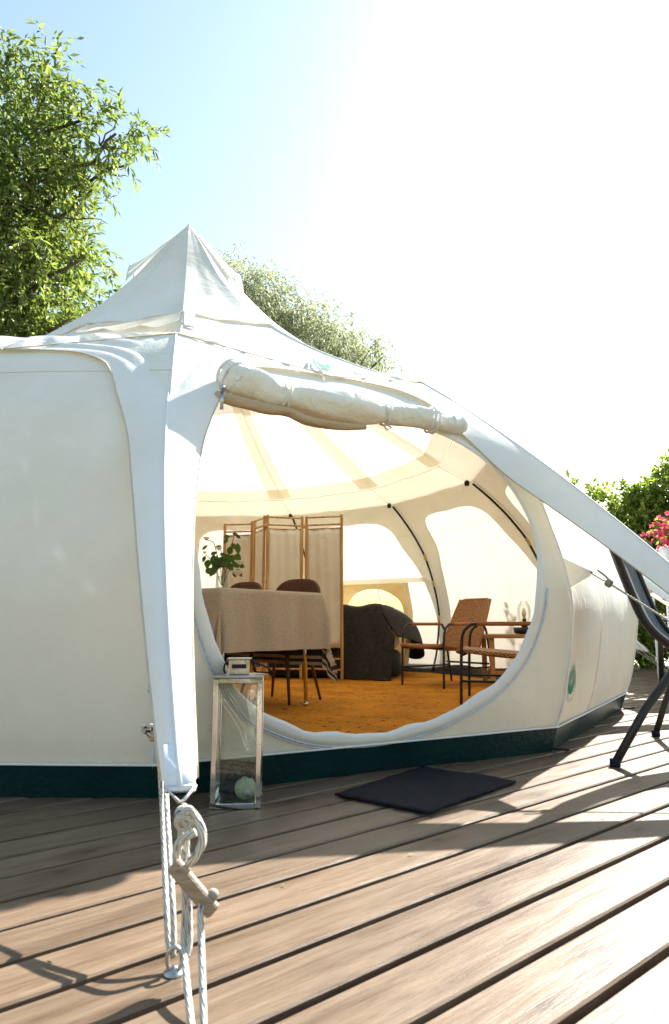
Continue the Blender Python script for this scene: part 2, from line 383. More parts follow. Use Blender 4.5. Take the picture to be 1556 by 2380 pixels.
def inv_wall(k, px, py, z0=.8):
    u, z = .5, z0
    for _ in range(60):
        f = PX(wall(k, u, z))-np.array([px, py]); e = 1e-4
        J = np.stack([(PX(wall(k, u+e, z))-PX(wall(k, u, z)))/e, (PX(wall(k, u, z+e))-PX(wall(k, u, z)))/e], 1)
        s_ = np.linalg.solve(J, -f); s_ = np.clip(s_, -.15, .15); u += s_[0]; z += s_[1]; z = min(max(z, .02), 1.885)
    return u, z
tent = thing('canvas_tent', 'large cream canvas bell tent with round open doorway on the wooden deck', 'tent', (TC[0], TC[1], 0))
RP = [(0, 4.12), (.12, 3.97), (.25, 3.80), (.49, 3.44), (.83, 3.06), (1.2, 2.76), (1.5, 2.54), (1.8, 2.345), (2.0, 2.23), (2.3, 2.06), (2.67, 1.89)]
def rz(r): return float(np.interp(r, [p[0] for p in RP], [p[1] for p in RP]))
_rr = np.linspace(0, 2.67, 80); _zz = np.array([rz(r) for r in _rr]); _z2 = np.convolve(np.pad(_zz, 3, mode='reflect', reflect_type='odd'), np.ones(7)/7, 'valid')
def rzs(r): return float(np.interp(r, _rr, _z2))
LOW = {11: .15, 10: .13, 9: .08, 0: .06, 8: .03}
def rk(k, r): return rzs(r)-LOW.get(k % NC, 0)*math.sin(math.pi*min(1, r/2.67)**1.6)
def roof(k, u, r, off=0):
    a = TC+r*dk(k); b_ = TC+r*dk(k+1); p = a*(1-u)+b_*u
    sag = .030*math.sin(u*math.pi)*(r/2.67)*(1.1-r/2.67)*2
    wrk = .006*math.sin(r*9+u*13+k*1.7)*math.sin(u*math.pi)*(r/2.67)+.006*math.sin(u*37+r*5+k)*math.exp(-((r-2.55)/.25)**2)*math.sin(u*math.pi)
    return np.array([p[0], p[1], rk(k, r)*(1-u)+rk(k+1, r)*u-sag+wrk+off])
for k in range(NC):
    mb = MB().grid(lambda a, b_: roof(k, b_, .04+(RE-.04)*a), 30, 12); mb.build('roof_panel', 'canvas_roof', tent)
    # doubled seam band inside, along ridge k, and hem ring
    def band(a, b_):
        r = .25+2.1*a; wd = (.036+.046*r)*(b_-.5)*2
        if b_ >= .5: u = wd/(r*.5176+1e-6); p = roof(k, u, r, -.012)
        else: u = 1+wd/(r*.5176+1e-6); p = roof(k-1, u, r, -.012)
        return p
    MB().grid(band, 22, 4).build('seam_band', 'canvas_seam', tent)
    mb = MB().grid(lambda a, b_: roof(k, b_, 2.20+.15*a, -.016-.012*a), 3, 10)
    hb = mb.build('lining_hem', 'canvas_seam', tent)
    MB().tube([roof(k, t/10, 2.355, -.030) for t in range(11)], .0035, 5).build('hem_piping', 'piping', hb)
    MB().grid(lambda a, b_: roof(k, b_, 2.365+.30*a, -.022), 4, 10).build('eave_lining', 'canvas_seam', tent)
    MB().tube([roof(k, 0, .1+(RE-.1)*t/24, .004) for t in range(25)], .0045, 5).build('ridge_seam', 'tape', tent)
# peak cap: an outer cone with a loose hem
for k in range(NC):
    hem = 1.27+.03*math.sin(k*2.3)
    mb = MB().grid(lambda a, b_: roof(k, b_, .015+(hem-.015)*a, .010+.006*a+.008*a*math.sin(b_*14+k)*math.sin(b_*math.pi)), 18, 10)
    cp = mb.build('roof_cap', 'canvas_roof', tent)
    MB().tube([roof(k, t/10, hem, .018+.008*math.sin(t*1.4+k)*math.sin(t/10*math.pi)) for t in range(11)], .0025, 5).build('cap_hem', 'canvas_seam', cp)
mb = MB().lathe([(.075, 3.93-4.12), (.06, 3.99-4.12), (.035, 4.07-4.12), (.012, 4.125-4.12), (.002, 4.135-4.12)], (TC[0], TC[1], 4.12), 14); mb.build('peak_cone', 'tape', tent)
# loose lower flap on the front left gore
mb = MB().grid(lambda a, b_: roof(11, .12+.86*b_, 1.30+.42*a*(1-.45*(1-b_)), .022+.035*a+.018*a*math.sin(b_*16+a*4)), 12, 24)
mb.build('loose_roof_flap', 'canvas_seam', tent)
mb = MB().grid(lambda a, b_: roof(0, .02+.10*b_, 1.27+.38*a, .026+.02*a*math.sin(a*19)), 14, 5); mb.build('pole_sleeve_patch', 'tape', tent)
# vents: scooped flaps high on the roof
for az_, r0, LF in ((-1.45, .50, .19), (1.50, .50, .10)):
    a0 = az_; d = np.array([math.sin(a0), -math.cos(a0)]); l_ = np.array([d[1], -d[0]])
    def vent(a, b_):
        s_ = (b_-.5)*2; r = .12+.36*a; lift = .005+LF*a**1.7*(1-s_*s_)
        p = TC+d*r+l_*s_*(.06+.15*a); return np.array([p[0], p[1], rzs(r*math.sqrt(1+.2*s_*s_))+.03+lift])
    vo = MB().grid(vent, 12, 14).build('roof_vent', 'canvas_roof', tent)
    MB().tube([vent(1, t/14) for t in range(15)], .007, 6).build('vent_rim', 'tape', vo)
# walls
DOOR_PX = [(505, 925), (470, 1000), (452, 1100), (448, 1200), (456, 1310), (470, 1400), (488, 1475), (510, 1535), (545, 1600), (590, 1655), (640, 1680), (700, 1703), (770, 1715), (850, 1715), (930, 1704), (1010, 1680), (1080, 1645), (1150, 1598), (1205, 1535), (1238, 1460), (1253, 1380), (1254, 1300), (1238, 1225), (1210, 1165), (1170, 1110), (1120, 1063), (1060, 1025), (1000, 1000), (900, 975), (780, 950), (650, 925), (560, 905)]
door_uz = [inv_wall(0, *q) for q in DOOR_PX]
door_c = (sum(p[0] for p in door_uz)/len(door_uz), .95)
def hole_ring(uz, ctr, extra, n=120):
    """boundary radius by angle for a star-shaped hole in (u*W, z)"""
    Wd = 1.7
    pts = [np.array([(u-ctr[0])*Wd, z-ctr[1]]) for u, z in smoothpath([(*p, 0) for p in uz+[uz[0]]], 300) for _ in [0]] if False else [np.array([(p[0]-ctr[0])*Wd, p[1]-ctr[1]]) for p in smoothpath([(q[0], q[1], 0) for q in uz+[uz[0]]], 300)]
    ang = np.array([math.atan2(p[1], p[0]) for p in pts]); rad = np.array([np.linalg.norm(p) for p in pts]); o = np.argsort(ang)
    ang, rad = ang[o], rad[o]
    rect = [((0-ctr[0])*Wd, (z-ctr[1])) for z in (0, ZE)]+[((1-ctr[0])*Wd, (z-ctr[1])) for z in (0, ZE)]
    A = sorted(list(np.linspace(-math.pi, math.pi, n, endpoint=False))+[math.atan2(q[1], q[0]) for q in rect]); out = []
    for a in A:
        ri = float(np.interp(a, ang, rad, period=2*math.pi)); ca, sa = math.cos(a), math.sin(a)
        cand = []
        if ca > 1e-9: cand.append((1-ctr[0])*Wd/ca)
        if ca < -1e-9: cand.append((0-ctr[0])*Wd/ca)
        if sa > 1e-9: cand.append((ZE-ctr[1])/sa)
        if sa < -1e-9: cand.append((0-ctr[1])/sa)
        ro = min(c for c in cand if c > 0)
        out.append((a, min(ri, ro*.985), ro))
    return out, Wd
def holed_wall(k, uz, ctr, m, zmin=0):
    ring, Wd = hole_ring(uz, ctr, None); V = []; n = len(ring); L = 9
    for a, ri, ro in ring:
        for j in range(L+1):
            r = ri+(ro-ri)*j/L; V.append(wall(k, ctr[0]+r*math.cos(a)/Wd, min(ZE, max(0, ctr[1]+r*math.sin(a)))))
    Fs = [(i*(L+1)+j, ((i+1) % n)*(L+1)+j, ((i+1) % n)*(L+1)+j+1, i*(L+1)+j+1) for i in range(n) for j in range(L)]
    o = MB().add(V, Fs).build('wall_panel', m, tent); return o, ring, Wd
WIN_UZ = [inv_wall(4, *q) for q in ((809, 1425), (811, 1408), (822, 1388), (842, 1374), (868, 1369), (895, 1373), (918, 1385), (935, 1402), (941, 1425))]
_u0, _u1 = WIN_UZ[-1][0], WIN_UZ[0][0]
WIN_UZ += [(_u0+(_u1-_u0)*t, .50) for t in (.05, .25, .5, .75, .95)]
WC = ((_u0+_u1)/2, .60)
WRU = (inv_wall(4, 958, 1400)[0], min(.98, _u1+.06)); WRZ = inv_wall(4, 880, 1357)[1]
for k in range(NC):
    if k == 0:
        dw, dring, dWd = holed_wall(0, door_uz, door_c, 'canvas')
    elif k == 4:
        ww, wring, wWd = holed_wall(4, WIN_UZ, WC, 'canvas')
    else:
        MB().grid(lambda a, b_: wall(k, b_, ZE*a), 34, 12).build('wall_panel', 'canvas', tent)
    # groundsheet skirt outside and inside
    def skirt(a, b_, o_=.012):
        z = .105*a; p = wall(k, b_, z, o_+.012*(1-a)+.008*math.sin(b_*9+k*3)*(1-a)); return p
    MB().grid(lambda a, b_: skirt(a, b_), 4, 18).build('groundsheet_skirt', 'teal', tent)
    MB().grid(lambda a, b_: np.array([*(wall(k, b_, max(.0, .11*a), -.05)[:2]), .014+(.075+.035*math.sin(b_*7+k))*a]), 2, 14).build('groundsheet_upstand', 'dark_lining', tent)
    MB().tube([wall(k, 0, ZE*t/30, .006) for t in range(31)], .005, 5).build('corner_seam', 'tape', tent)
    if k != 0:
        for u_ in (.335, .350): MB().tube([wall(k, u_, .12+1.5*t/20, .001) for t in range(21)], .0014, 4).build('panel_seam', 'canvas_seam', tent)
        MB().tube([wall(k, t/12, 1.56, .001) for t in range(13)], .0022, 4).build('panel_seam', 'canvas_seam', tent)
    MB().tube([wall(k, t/12, .108, .014) for t in range(13)], .004, 5).build('skirt_seam', 'tape', tent)
# window surround, pane and bars in the back wall
ring = []
sur = MB(); n = len(wring)
V = []; 
for a, ri, ro in wring:
    for rr_ in (ri*1.0, ri*1.12, ri*5):
        u = WC[0]+rr_*math.cos(a)/wWd; z = WC[1]+rr_*math.sin(a); u = min(max(u, WRU[0]), WRU[1]); z = min(max(z, .1), WRZ)
        V.append(wall(4, u, z, -.02+.006*math.sin(a*11)))
sur.add(V, [(i*3+j, ((i+1) % n)*3+j, ((i+1) % n)*3+j+1, i*3+j+1) for i in range(n) for j in range(2)])
so_ = sur.build('window_surround', 'canvas_yellow', tent)
V = [wall(4, WC[0], WC[1], .004)]+[wall(4, WC[0]+ri*math.cos(a)/wWd, WC[1]+ri*math.sin(a), .004) for a, ri, ro in wring]
MB().add(V, [(0, 1+i, 1+(i+1) % n) for i in range(n)]).build('window_pane', 'vinyl', tent)
MB().grid(lambda a, b_: wall(4, .04+.94*b_, WRZ+.055*a, -.03), 1, 12).build('window_valance', 'canvas_seam', tent)
for u in (WC[0]-.06, WRU[0]+.02, WRU[0]-.01): MB().tube([wall(4, u, z, -.04) for z in (WRZ, .7, .5, .3, .1)], .006, 5).build('window_tie', 'tape', tent)
# door hem: doubled band round the opening with zip
ctr = door_c
def ringpt(i, dr, off):
    a, ri, ro = dring[i % len(dring)]; r = min(ri+dr, ro*.99); return wall(0, ctr[0]+r*math.cos(a)/dWd, ctr[1]+r*math.sin(a), off)
n = len(dring); V = []
for i in range(n):
    a = dring[i][0]; low = max(0, -math.sin(a))
    rag = .005*math.sin(a*17)+.004*math.sin(a*31+1)
    V += [ringpt(i, -.012*low-rag*low-.004, -.004-.008*low), ringpt(i, -.006*low-rag*low, .005+.010*low), ringpt(i, .012+.010*low, .006+.008*low), ringpt(i, .022+.012*low, .004+.004*low)]
hem = MB().add(V, [(i*4+j, ((i+1) % n)*4+j, ((i+1) % n)*4+j+1, i*4+j+1) for i in range(n) for j in range(3)]).build('door_hem', 'canvas_flap', tent)
idx = [i for i in range(n) if dring[i][0] < .1 or dring[i][0] > 2.7]
idx = [i for i in range(n) if -2.75 < dring[i][0] < -.30]
MB().tube([ringpt(i, .033, .010) for i in idx], .0035, 6).build('door_zip', 'zip', hem)
MB().tube([ringpt(i, .040, .008) for i in idx], .0028, 6).build('door_zip', 'tape', hem)
# wings: the roof runs out at each corner into a folded guy flap
TIP = {0: (-.262, 1.20, .275)}; MID = {0: (-.540, 2.07, 1.085)}
def ridge(k, t):
    e = np.array([*(TC+RE*dk(k)), ZE])
    if k == 0:
        m_ = np.array(MID[0]); T = np.array(TIP[0]); a = 1-t
        c_ = 2*m_-.5*e-.5*T
        return a*a*e+2*a*t*c_+t*t*T
    rho = RE+1.74*t; z = ZE-1.585*t-(.17*math.sin(t*math.pi)**.7 if k == 2 else -.065*math.sin(min(1,t*1.15)*math.pi)**.8)
    p = TC+rho*dk(k); return np.array([p[0], p[1], z])
TT = [0, .03, .06, .12, .2, .3, .45, .6, .8, 1.0]
WW = [.69, .57, .45, .31, .215, .165, .12, .088, .056, .030]
DD = [.165, .120, .075, .025, .012, .03, .04, .04, .035, .02]
def flap_inner(k, t, side):
    d = dk(k); lat = np.array([-d[1], d[0]])*side  # side=+1 -> towards panel k
    w_ = float(np.interp(t, TT, WW)); dz = float(np.interp(t, TT, DD)); p = ridge(k, t).copy()
    if k != 0 and t > .15:
        g_ = min(1, (t-.15)/.15); w_ *= 1+.35*g_; dz += .10*g_*(1-.6*max(0, t-.5)*2)
    ins = .0
    pan = k if side > 0 else k-1
    if t < .22:
        # follow the wall just outside it
        ch = dk(k+1 if side > 0 else k-1)-d; ch /= np.linalg.norm(ch); f0 = t/.22; ll = ch*(1-f0)+lat*f0; ll /= np.linalg.norm(ll)
        q = p[:2]+ll*w_; z = p[2]-dz
        # outward offset of the wall at this height in the panel's plane
        nrm = (dk(pan)+dk(pan+1)); nrm /= np.linalg.norm(nrm)
        wallr = wrs(min(ZE, z))*math.cos(math.pi/NC)
        cur = (q-TC)@nrm; f_ = max(0, 1-t/.22)
        tgt = max(wallr+.022, cur*(1-f_)+f_*(wallr+.022)); q = q+nrm*(tgt-cur)
        return np.array([q[0], q[1], z])
    q = p[:2]+lat*w_-d*w_*.55; z = p[2]-dz*.5
    nrm = (dk(pan)+dk(pan+1)); nrm /= np.linalg.norm(nrm)
    wallr = wrs(min(ZE, z))*math.cos(math.pi/NC); cur = (q-TC)@nrm
    if cur < wallr+.02: q = q+nrm*(wallr+.02-cur)
    return np.array([q[0], q[1], z])
def flap_inner_s(k, t, side):
    acc = np.zeros(3); 
    for dt in (-.04, -.02, 0, .02, .04): acc += flap_inner(k, min(1, max(0, t+dt)), side)
    if t < .04: return flap_inner(k, t, side)
    return acc/5
PAT = [-.55, .0, .45]
for k in range(NC):
    mb = MB()
    for side in (1, -1):
        d = dk(k); pan = k if side > 0 else k-1
        def sheet(a, b_):
            t = a**1.25; i_ = flap_inner_s(k, t, side); r_ = ridge(k, t)
            p = r_*(1-b_)+i_*b_
            bulge = .012*math.sin(b_*math.pi)*(1 if t > .1 else t*10)
            wk = .010*math.exp(-(t/.16)**2)*math.sin(b_*21+t*30+k)*math.sin(b_*math.pi)
            p = p+np.array([d[0], d[1], 0])*(bulge+wk*.7); p[2] += wk*.4+.0
            return p
        g1 = MB().grid(sheet, 46, 12)
        mb.add(g1.v, g1.f if side > 0 else [f[::-1] for f in g1.f])
        # triangle between eave and the first row
        def eave(a, b_):
            u = b_*.5 if side > 0 else 1-b_*.5
            top = roof(pan, u, RE, .006); nrm = (dk(pan)+dk(pan+1))/2; low = sheet(0, b_)
            top[:2] += nrm*.012
            p = top*(1-a)+low*a
            p[:2] += nrm*(.010*math.sin(b_*26+a*3+k)+.006*math.sin(b_*47+a*5))*math.sin(a*math.pi)*1.0
            return p
        g2 = MB().grid(eave, 6, 30); mb.add(g2.v, g2.f)
    fl = mb.build('guy_flap', 'canvas_flap', tent)
    for side in (1, -1):
        MB().tube([flap_inner_s(k, (j/50)**1.25, side) for j in range(51)], .003, 5).build('flap_piping', 'piping', fl)
        def sheet0(b_):
            i_ = flap_inner_s(k, 0, side); r_ = ridge(k, 0); return r_*(1-b_)+i_*b_+np.array([*dk(k), 0])*.006
        MB().tube([sheet0(j/16) for j in range(17)], .003, 5).build('flap_seam', 'piping', fl)
    MB().tube([ridge(k, j/40)+np.array([*dk(k), 0])*.002 for j in range(41)], .0042, 5).build('flap_ridge', 'tape', fl)
    T = ridge(k, 1); d = dk(k)
    # strap end
    tp = ridge(k, .93); dirv = (T-tp)/np.linalg.norm(T-tp)
    lat = np.array([-d[1], d[0], 0]); up = np.cross(dirv, lat)
    ax = [lat, up, dirv]
    MB().box(T-dirv*.045-up*.002, (.052, .008, .10), ax=ax, ch=.003).build('strap_end', 'tape', fl)
    MB().tube([T+lat*.026-dirv*.004, T+dirv*.022+lat*.004, T+dirv*.026-lat*.004, T-lat*.026-dirv*.004, T+lat*.026-dirv*.004], .0032, 6).build('strap_ring', 'brushed', fl)
    if k != 0:
        rho = 4.78; A = np.array([*(TC+rho*dk(k)), .02])
        rope([T+dirv*.02, T*.6+A*.4, A], .0045, fl, 'guy_line')
        e_ = np.array([*(TC+(rho+.02)*dk(k)), -.01]); MB().tube([e_+[0, 0, .0], e_+[0, 0, .05]], .006, 6).build('peg', 'brushed', fl)
# mid-wall guy patches, strap, rope and toggle
for k in range(NC):
    z0 = .80; b0 = wall(k, 0, z0); d = dk(k); D3 = np.array([*d, 0]); lat = np.array([-d[1], d[0], 0])
    tip = b0+D3*.13+np.array([0, 0, -.03])
    a1 = wall(k, 0, .85, .004); a2 = wall(k, 0, .71, .004)
    pm = MB(); pm.add([a1, tip+lat*.016+[0, 0, .012], tip+lat*.016-[0, 0, .012], a2, a1+lat*.02, a2+lat*.02], [(0, 1, 2, 3)])
    pm.add([a1, tip-lat*.016+[0, 0, .012], tip-lat*.016-[0, 0, .012], a2], [(3, 2, 1, 0)])
    pm.add([a1, tip+lat*.016+[0, 0, .012], tip-lat*.016+[0, 0, .012]], [(0, 1, 2)])
    po = pm.build('guy_patch', 'canvas_flap', tent, smooth=False)
    # rope's ground anchor
    A = np.array([-.256, 1.175, .035]) if k == 0 else np.array([*(TC+4.72*dk(k)), .03])
    dr = (A-tip)/np.linalg.norm(A-tip); up = np.cross(dr, lat)
    MB().box(tip+dr*.022, (.026, .004, .085), ax=[lat, up, dr]).build('strap', 'black_strap', po, smooth=False)
    K = tip+dr*.085
    kn = MB()
    for q in range(3): 
        th = q*1.1; kn.tube([K+.013*(math.cos(t*6.283/10+th)*lat+math.sin(t*6.283/10+th)*up)+dr*(q-1)*.007 for t in range(11)], .005, 6, cap=False)
    kn.tube([K+up*.01, K+up*.02-dr*.03, K+up*.024-dr*.07], .0045, 6)
    ko = kn.build('rope_knot', 'rope', po); 
    if k == 0: continue
    rope([K, K*.55+A*.45-np.array([0, 0, .008]), A], .0042, po)
    tg = tip*.35+A*.65
    MB().box(tg+up*.016, (.016, .012, .075), ax=[lat, up, dr+up*.3], ch=.004).build('toggle', 'toggle', po, smooth=False)
    rope([tg+up*.02-dr*.03, tg*.5+A*.5+up*.012, A], .004, po)
# poles inside the corners
for k in range(NC):
    e = np.array([*(TC+(RE-.01)*dk(k)), ZE-.01])
    pts = [np.array([*(TC+(wrs(z)-.045)*dk(k)), z]) for z in np.linspace(ZE-.04, .02, 30)]
    po = MB().tube(pts, .0115, 8).build('wall_pole', 'black_metal', tent)
    for z in (1.32, 1.02, .62):
        q = [np.array([*(TC+(wrs(z+dz)-.043)*dk(k)), z+dz]) for dz in (-.035, 0, .035)]
        MB().tube(q, .0165, 8, flat=1).build('pole_loop', 'canvas_yellow', po)
    q = np.array([*(TC+(RE-.05)*dk(k)), ZE-.03]); MB().tube([q-[0, 0, .03], q, q+[0, 0, .02]], [.022, .026, .014], 6).build('pole_clip', 'black_strap', po)
    MB().tube([np.array([*(TC+r_*dk(k)), rzs(r_)-.045]) for r_ in (2.35, 2.5, 2.62)], .002, 4).build('tie_cord', 'tape', tent)
MB().tube([(TC[0], TC[1], .012), (TC[0], TC[1], 4.08)], .022, 12).build('centre_pole', 'brushed', tent)

# rolled door over the opening
def eave_pt(px, off=.075, dz=0):
    lo, hi = -.2, 1.2
    n_ = (dk(0)+dk(1))/2
    def pt(u):
        p = TC+(RE*dk(0))*(1-u)+(RE*dk(1))*u+n_*off; return np.array([p[0], p[1], 0.])
    for _ in range(40):
        m_ = (lo+hi)/2; q = pt(m_); q[2] = 1.75
        if PX(q)[0] < px: lo = m_
        else: hi = m_
    return pt(lo)
def roll_at(px, py, off=.10):
    u, z = inv_wall(0, px, py, 1.6); return W(px, py, wall(0, u, z)[1]-off)
def crumple(base, n, m, amp, seed, twist=0):
    """turn a tube into crumpled cloth by moving its vertices along their radius"""
    rs = np.random.default_rng(seed); ph = rs.uniform(0, 6.28, 12); V = np.array(base.v)
    for i in range(m):
        ring_ = V[i*n:(i+1)*n]; c = ring_.mean(0); s_ = i/m
        for j in range(n):
            th = 2*math.pi*j/n+twist*s_
            a_ = amp*(math.sin(3*th+ph[0]+9*s_)*.5+math.sin(5*th+ph[1]-17*s_)*.35+math.sin(2*th+ph[2]+31*s_)*.3+math.sin(8*th+ph[3]+12*s_)*.18)
            V[i*n+j] = c+(ring_[j]-c)*(1+a_)
    base.v = [tuple(q) for q in V]; return base
RL = [(533, 868, .068), (560, 885, .074), (600, 897, .070), (635, 915, .058), (662, 923, .046), (690, 925, .060), (740, 935, .078), (790, 945, .086), (840, 952, .074), (875, 960, .054), (893, 963, .043), (915, 964, .054), (955, 967, .058), (990, 974, .058), (1006, 980, .052)]
pp = smoothpath([np.array([*roll_at(a, b_), r*.88]) for a, b_, r in RL], 90)
n_ = 28
tb = MB().tube([p[:3] for p in pp], [p[3] for p in pp], n_, cap=False); tb = crumple(tb, n_, len(pp), .085, 3)
roll = tb.build('rolled_door', 'canvas_door', tent)
P0 = pp[0][:3]; T0 = pp[0][:3]-pp[3][:3]; T0 /= np.linalg.norm(T0)
# spiral layers in the open end
sp = MB(); a0 = np.cross([0, 0, 1], T0); a0 /= np.linalg.norm(a0); b0 = np.cross(T0, a0)
V = []; S = 70
for i in range(S+1):
    th = i/S*4.3*math.pi; r_ = .058-.036*i/S
    c = P0+r_*(math.cos(th)*a0+math.sin(th)*b0); V += [c+T0*.004, c-T0*.10]
sp.add(V, [(2*i, 2*i+2, 2*i+3, 2*i+1) for i in range(S)]).build('roll_spiral', 'canvas_door', roll)
MB().tube([P0+.060*(math.cos(t/24*6.283)*a0+math.sin(t/24*6.283)*b0)+T0*.004 for t in range(25)], .006, 6).build('roll_rim', 'tape', roll)
MB().tube([P0+.066*(math.cos(t/24*6.283)*a0+math.sin(t/24*6.283)*b0)-T0*.035 for t in range(25)], .005, 6).build('roll_rim', 'tape', roll)
ep = smoothpath([np.array([*roll_at(1000, 978, .10), .036]), np.array([*roll_at(1030, 984, .10), .038]), np.array([*roll_at(1062, 988, .10), .036]), np.array([*roll_at(1077, 990, .10), .034])], 24)
tb = MB().tube([p[:3] for p in ep], [p[3] for p in ep], n_, cap=True); crumple(tb, n_, len(ep), .07, 5); tb.build('roll_end', 'canvas_door', roll)
for a, b_, r in ((1000, 975, .061), (1010, 979, .057), (1050, 986, .041), (1070, 988, .040)):
    q = roll_at(a, b_); q2 = roll_at(a+4, b_+1); t_ = q2-q; t_ /= np.linalg.norm(t_); aa = np.cross([0, 0, 1], t_); aa /= np.linalg.norm(aa); bb = np.cross(t_, aa)
    MB().tube([q+r*(math.cos(t/20*6.283)*aa+math.sin(t/20*6.283)*bb) for t in range(21)], .0055, 6).build('roll_binding', 'tape', roll)
for a, b_, r in ((662, 923, .050), (893, 963, .047)):
    q = roll_at(a, b_); q2 = roll_at(a+4, b_+1); t_ = q2-q; t_ /= np.linalg.norm(t_); aa = np.cross([0, 0, 1], t_); aa /= np.linalg.norm(aa); bb = np.cross(t_, aa)
    tie = MB()
    for s_ in (-.007, .007): tie.tube([q+t_*s_*(1+math.sin(t))+r*(math.cos(t/20*6.283)*aa+math.sin(t/20*6.283)*bb) for t in range(21)], .005, 6)
    tie.tube([q-bb*r, q-bb*(r+.02)+t_*.02, q-bb*(r+.005)+t_*.045, q-bb*(r-.004)+t_*.01], .005, 6)
    tie.build('roll_tie', 'canvas_door', roll)
# the tan lining rolled below
RL2 = [(503, 915, .022), (520, 925, .030), (560, 935, .034), (620, 950, .034), (670, 958, .030), (720, 978, .030), (790, 990, .026), (850, 993, .016)]
pp2 = smoothpath([np.array([*roll_at(a, b_, .03), r*.66]) for a, b_, r in RL2], 50)
tb = MB().tube([p[:3] for p in pp2], [p[3] for p in pp2], 18); crumple(tb, 18, len(pp2), .12, 9); tb.build('rolled_lining', 'canvas_tan', roll)
q = roll_at(517, 897, .17); z_ = MB(); z_.tube([q, q+[0, 0, -.012]], .012, 6); z_.box(q+[0, 0, -.055], (.013, .004, .075)); z_.build('zip_pull', 'brushed', roll)

# printed emblem: drop, petals and ring of letters
def glyph(ch, size):
    c = bpy.data.curves.new('t', 'FONT'); c.body = ch; c.size = size; c.align_x = 'CENTER'; c.resolution_u = 2
    o = bpy.data.objects.new('t', c); COL.objects.link(o); bpy.context.view_layer.update()
    me = o.to_mesh(); V = [(v.co.x, v.co.y) for v in me.vertices]; Fs = [tuple(p.vertices) for p in me.polygons]
    o.to_mesh_clear(); bpy.data.objects.remove(o); bpy.data.curves.remove(c); return V, Fs
def emblem(fn, h, stretch=1.35):
    """fn maps local (x right, y up) metres to a point on the cloth"""
    mb = MB()
    def strip(outer, inner):
        n = len(outer); mb.add([fn(*p) for p in outer]+[fn(*p) for p in inner], [(i, i+1, n+i+1, n+i) for i in range(n-1)])
    R0 = h*.5
    def dropshape(r, a, tip=1.0):  # a: angle from the bottom
        x = r*math.sin(a); y = -r*math.cos(a)
        if y > 0: x *= (1-(y/r))**.55 if y < r else 0; y = y*stretch*tip
        return x, y
    for s_ in (1, -1):
        A = [math.radians(55+110*i/18) for i in range(19)]
        out = []; inn = []
        for i, a in enumerate(A):
            f_ = math.sin(i/18*math.pi); x, y = dropshape(R0*.92, a, 1.1); x2, y2 = dropshape(R0*(.92-.26*f_), a, 1.1)
            out.append((s_*x, y)); inn.append((s_*x2, y2))
        strip(out, inn)
    out = []; inn = []
    for i in range(37):
        a = math.radians(-170+340*i/36); x, y = dropshape(R0*.56, a, 1.25); out.append((x, y+R0*.02))
        x, y = dropshape(R0*.27, a, 1.9); inn.append((x, y+R0*.16))
    strip(out, inn)
    txt = 'LOTUS BELLE'
    for i, ch in enumerate(txt):
        if ch == ' ': continue
        a = math.radians(-62+124*i/(len(txt)-1)); V, Fs = glyph(ch, R0*.30)
        P = []
        for x, y in V:
            rr_ = R0*1.02-y; aa = a+x/(R0*.95); P.append(fn(rr_*math.sin(aa), -rr_*math.cos(aa)))
        mb.add(P, Fs)
    return mb
u0, z0 = inv_wall(1, 1327, 1592, .4)
Wp = 2*3.47*math.sin(math.pi/12)
emblem(lambda x, y: wall(1, u0+x/Wp, z0+y, .006), .155).build('printed_emblem', 'logo', tent)
uu = [.5]
def front_fn(x, y):
    y -= .048
    n3 = (dk(0)+dk(1))/2; n3 = n3/np.linalg.norm(n3); u = UL+x/1.382
    if y >= .035:
        r = RE-(y-.035)*.8; return roof(0, u, r, .012+.006)+np.array([*n3, 0])*.014*max(0, 1-(y-.035)*20)
    f_ = (.035-y)/.165; b_ = (1-u)*2 if u > .5 else u*2; kk = 1 if u > .5 else 0
    low = ridge(kk, 0)*(1-b_)+flap_inner(kk, 0, -1 if kk else 1)*b_; top = roof(0, u, RE, .006); top[:2] += n3*.012
    q = top*(1-f_)+low*f_; o_ = .010+.016*math.sin(min(1, max(0, f_))*math.pi); q[:2] += n3*o_; q[2] += .010; return q
lo, hi = 0, 1
for _ in range(30):
    m_ = (lo+hi)/2
    if PX(roof(0, m_, RE))[0] < 724: lo = m_
    else: hi = m_
UL = lo
emblem(front_fn, .125).build('printed_emblem', 'logo', tent)

# left front guy: ropes, ring, knot, toggles in front of the flap
T = ridge(0, 1)
gl = MB()
def wp(u, v, Y): return W(u, v, Y)
r1 = .0052
rope([wp(428, 1868, 1.195), wp(420, 1930, 1.19), wp(424, 2000, 1.18), wp(430, 2090, 1.165), wp(428, 2200, 1.15), wp(436, 2300, 1.08), wp(447, 2400, 1.02)], r1, tent)
rope([wp(440, 1885, 1.185), wp(434, 1960, 1.18), wp(436, 2030, 1.175), wp(440, 2120, 1.165), wp(441, 2190, 1.15), wp(434, 2225, 1.14)], r1, tent)
rope([wp(424, 1880, 1.17), wp(447, 1890, 1.165), wp(468, 1925, 1.16), wp(470, 1960, 1.155), wp(455, 1990, 1.155), wp(436, 2008, 1.16)], r1*1.4, tent)
rope([wp(412, 2020, 1.155), wp(410, 1985, 1.15), wp(420, 1955, 1.145), wp(445, 1940, 1.14), wp(455, 1935, 1.14)], r1*1.35, tent)
kn = MB()
for (u, v, ru, rv, Y) in ((428, 1893, 15, 13, 1.175), (430, 1912, 18, 15, 1.165), (438, 1900, 12, 20, 1.16), (422, 1905, 10, 17, 1.17)):
    kn.tube([wp(u+ru*math.cos(t/16*6.283), v+rv*math.sin(t/16*6.283), Y+.008*math.sin(t/16*6.283)) for t in range(17)], r1*1.1, 8)
kn = kn.build('rope_knot', 'rope', tent); rope_uv(kn, 8, 4)
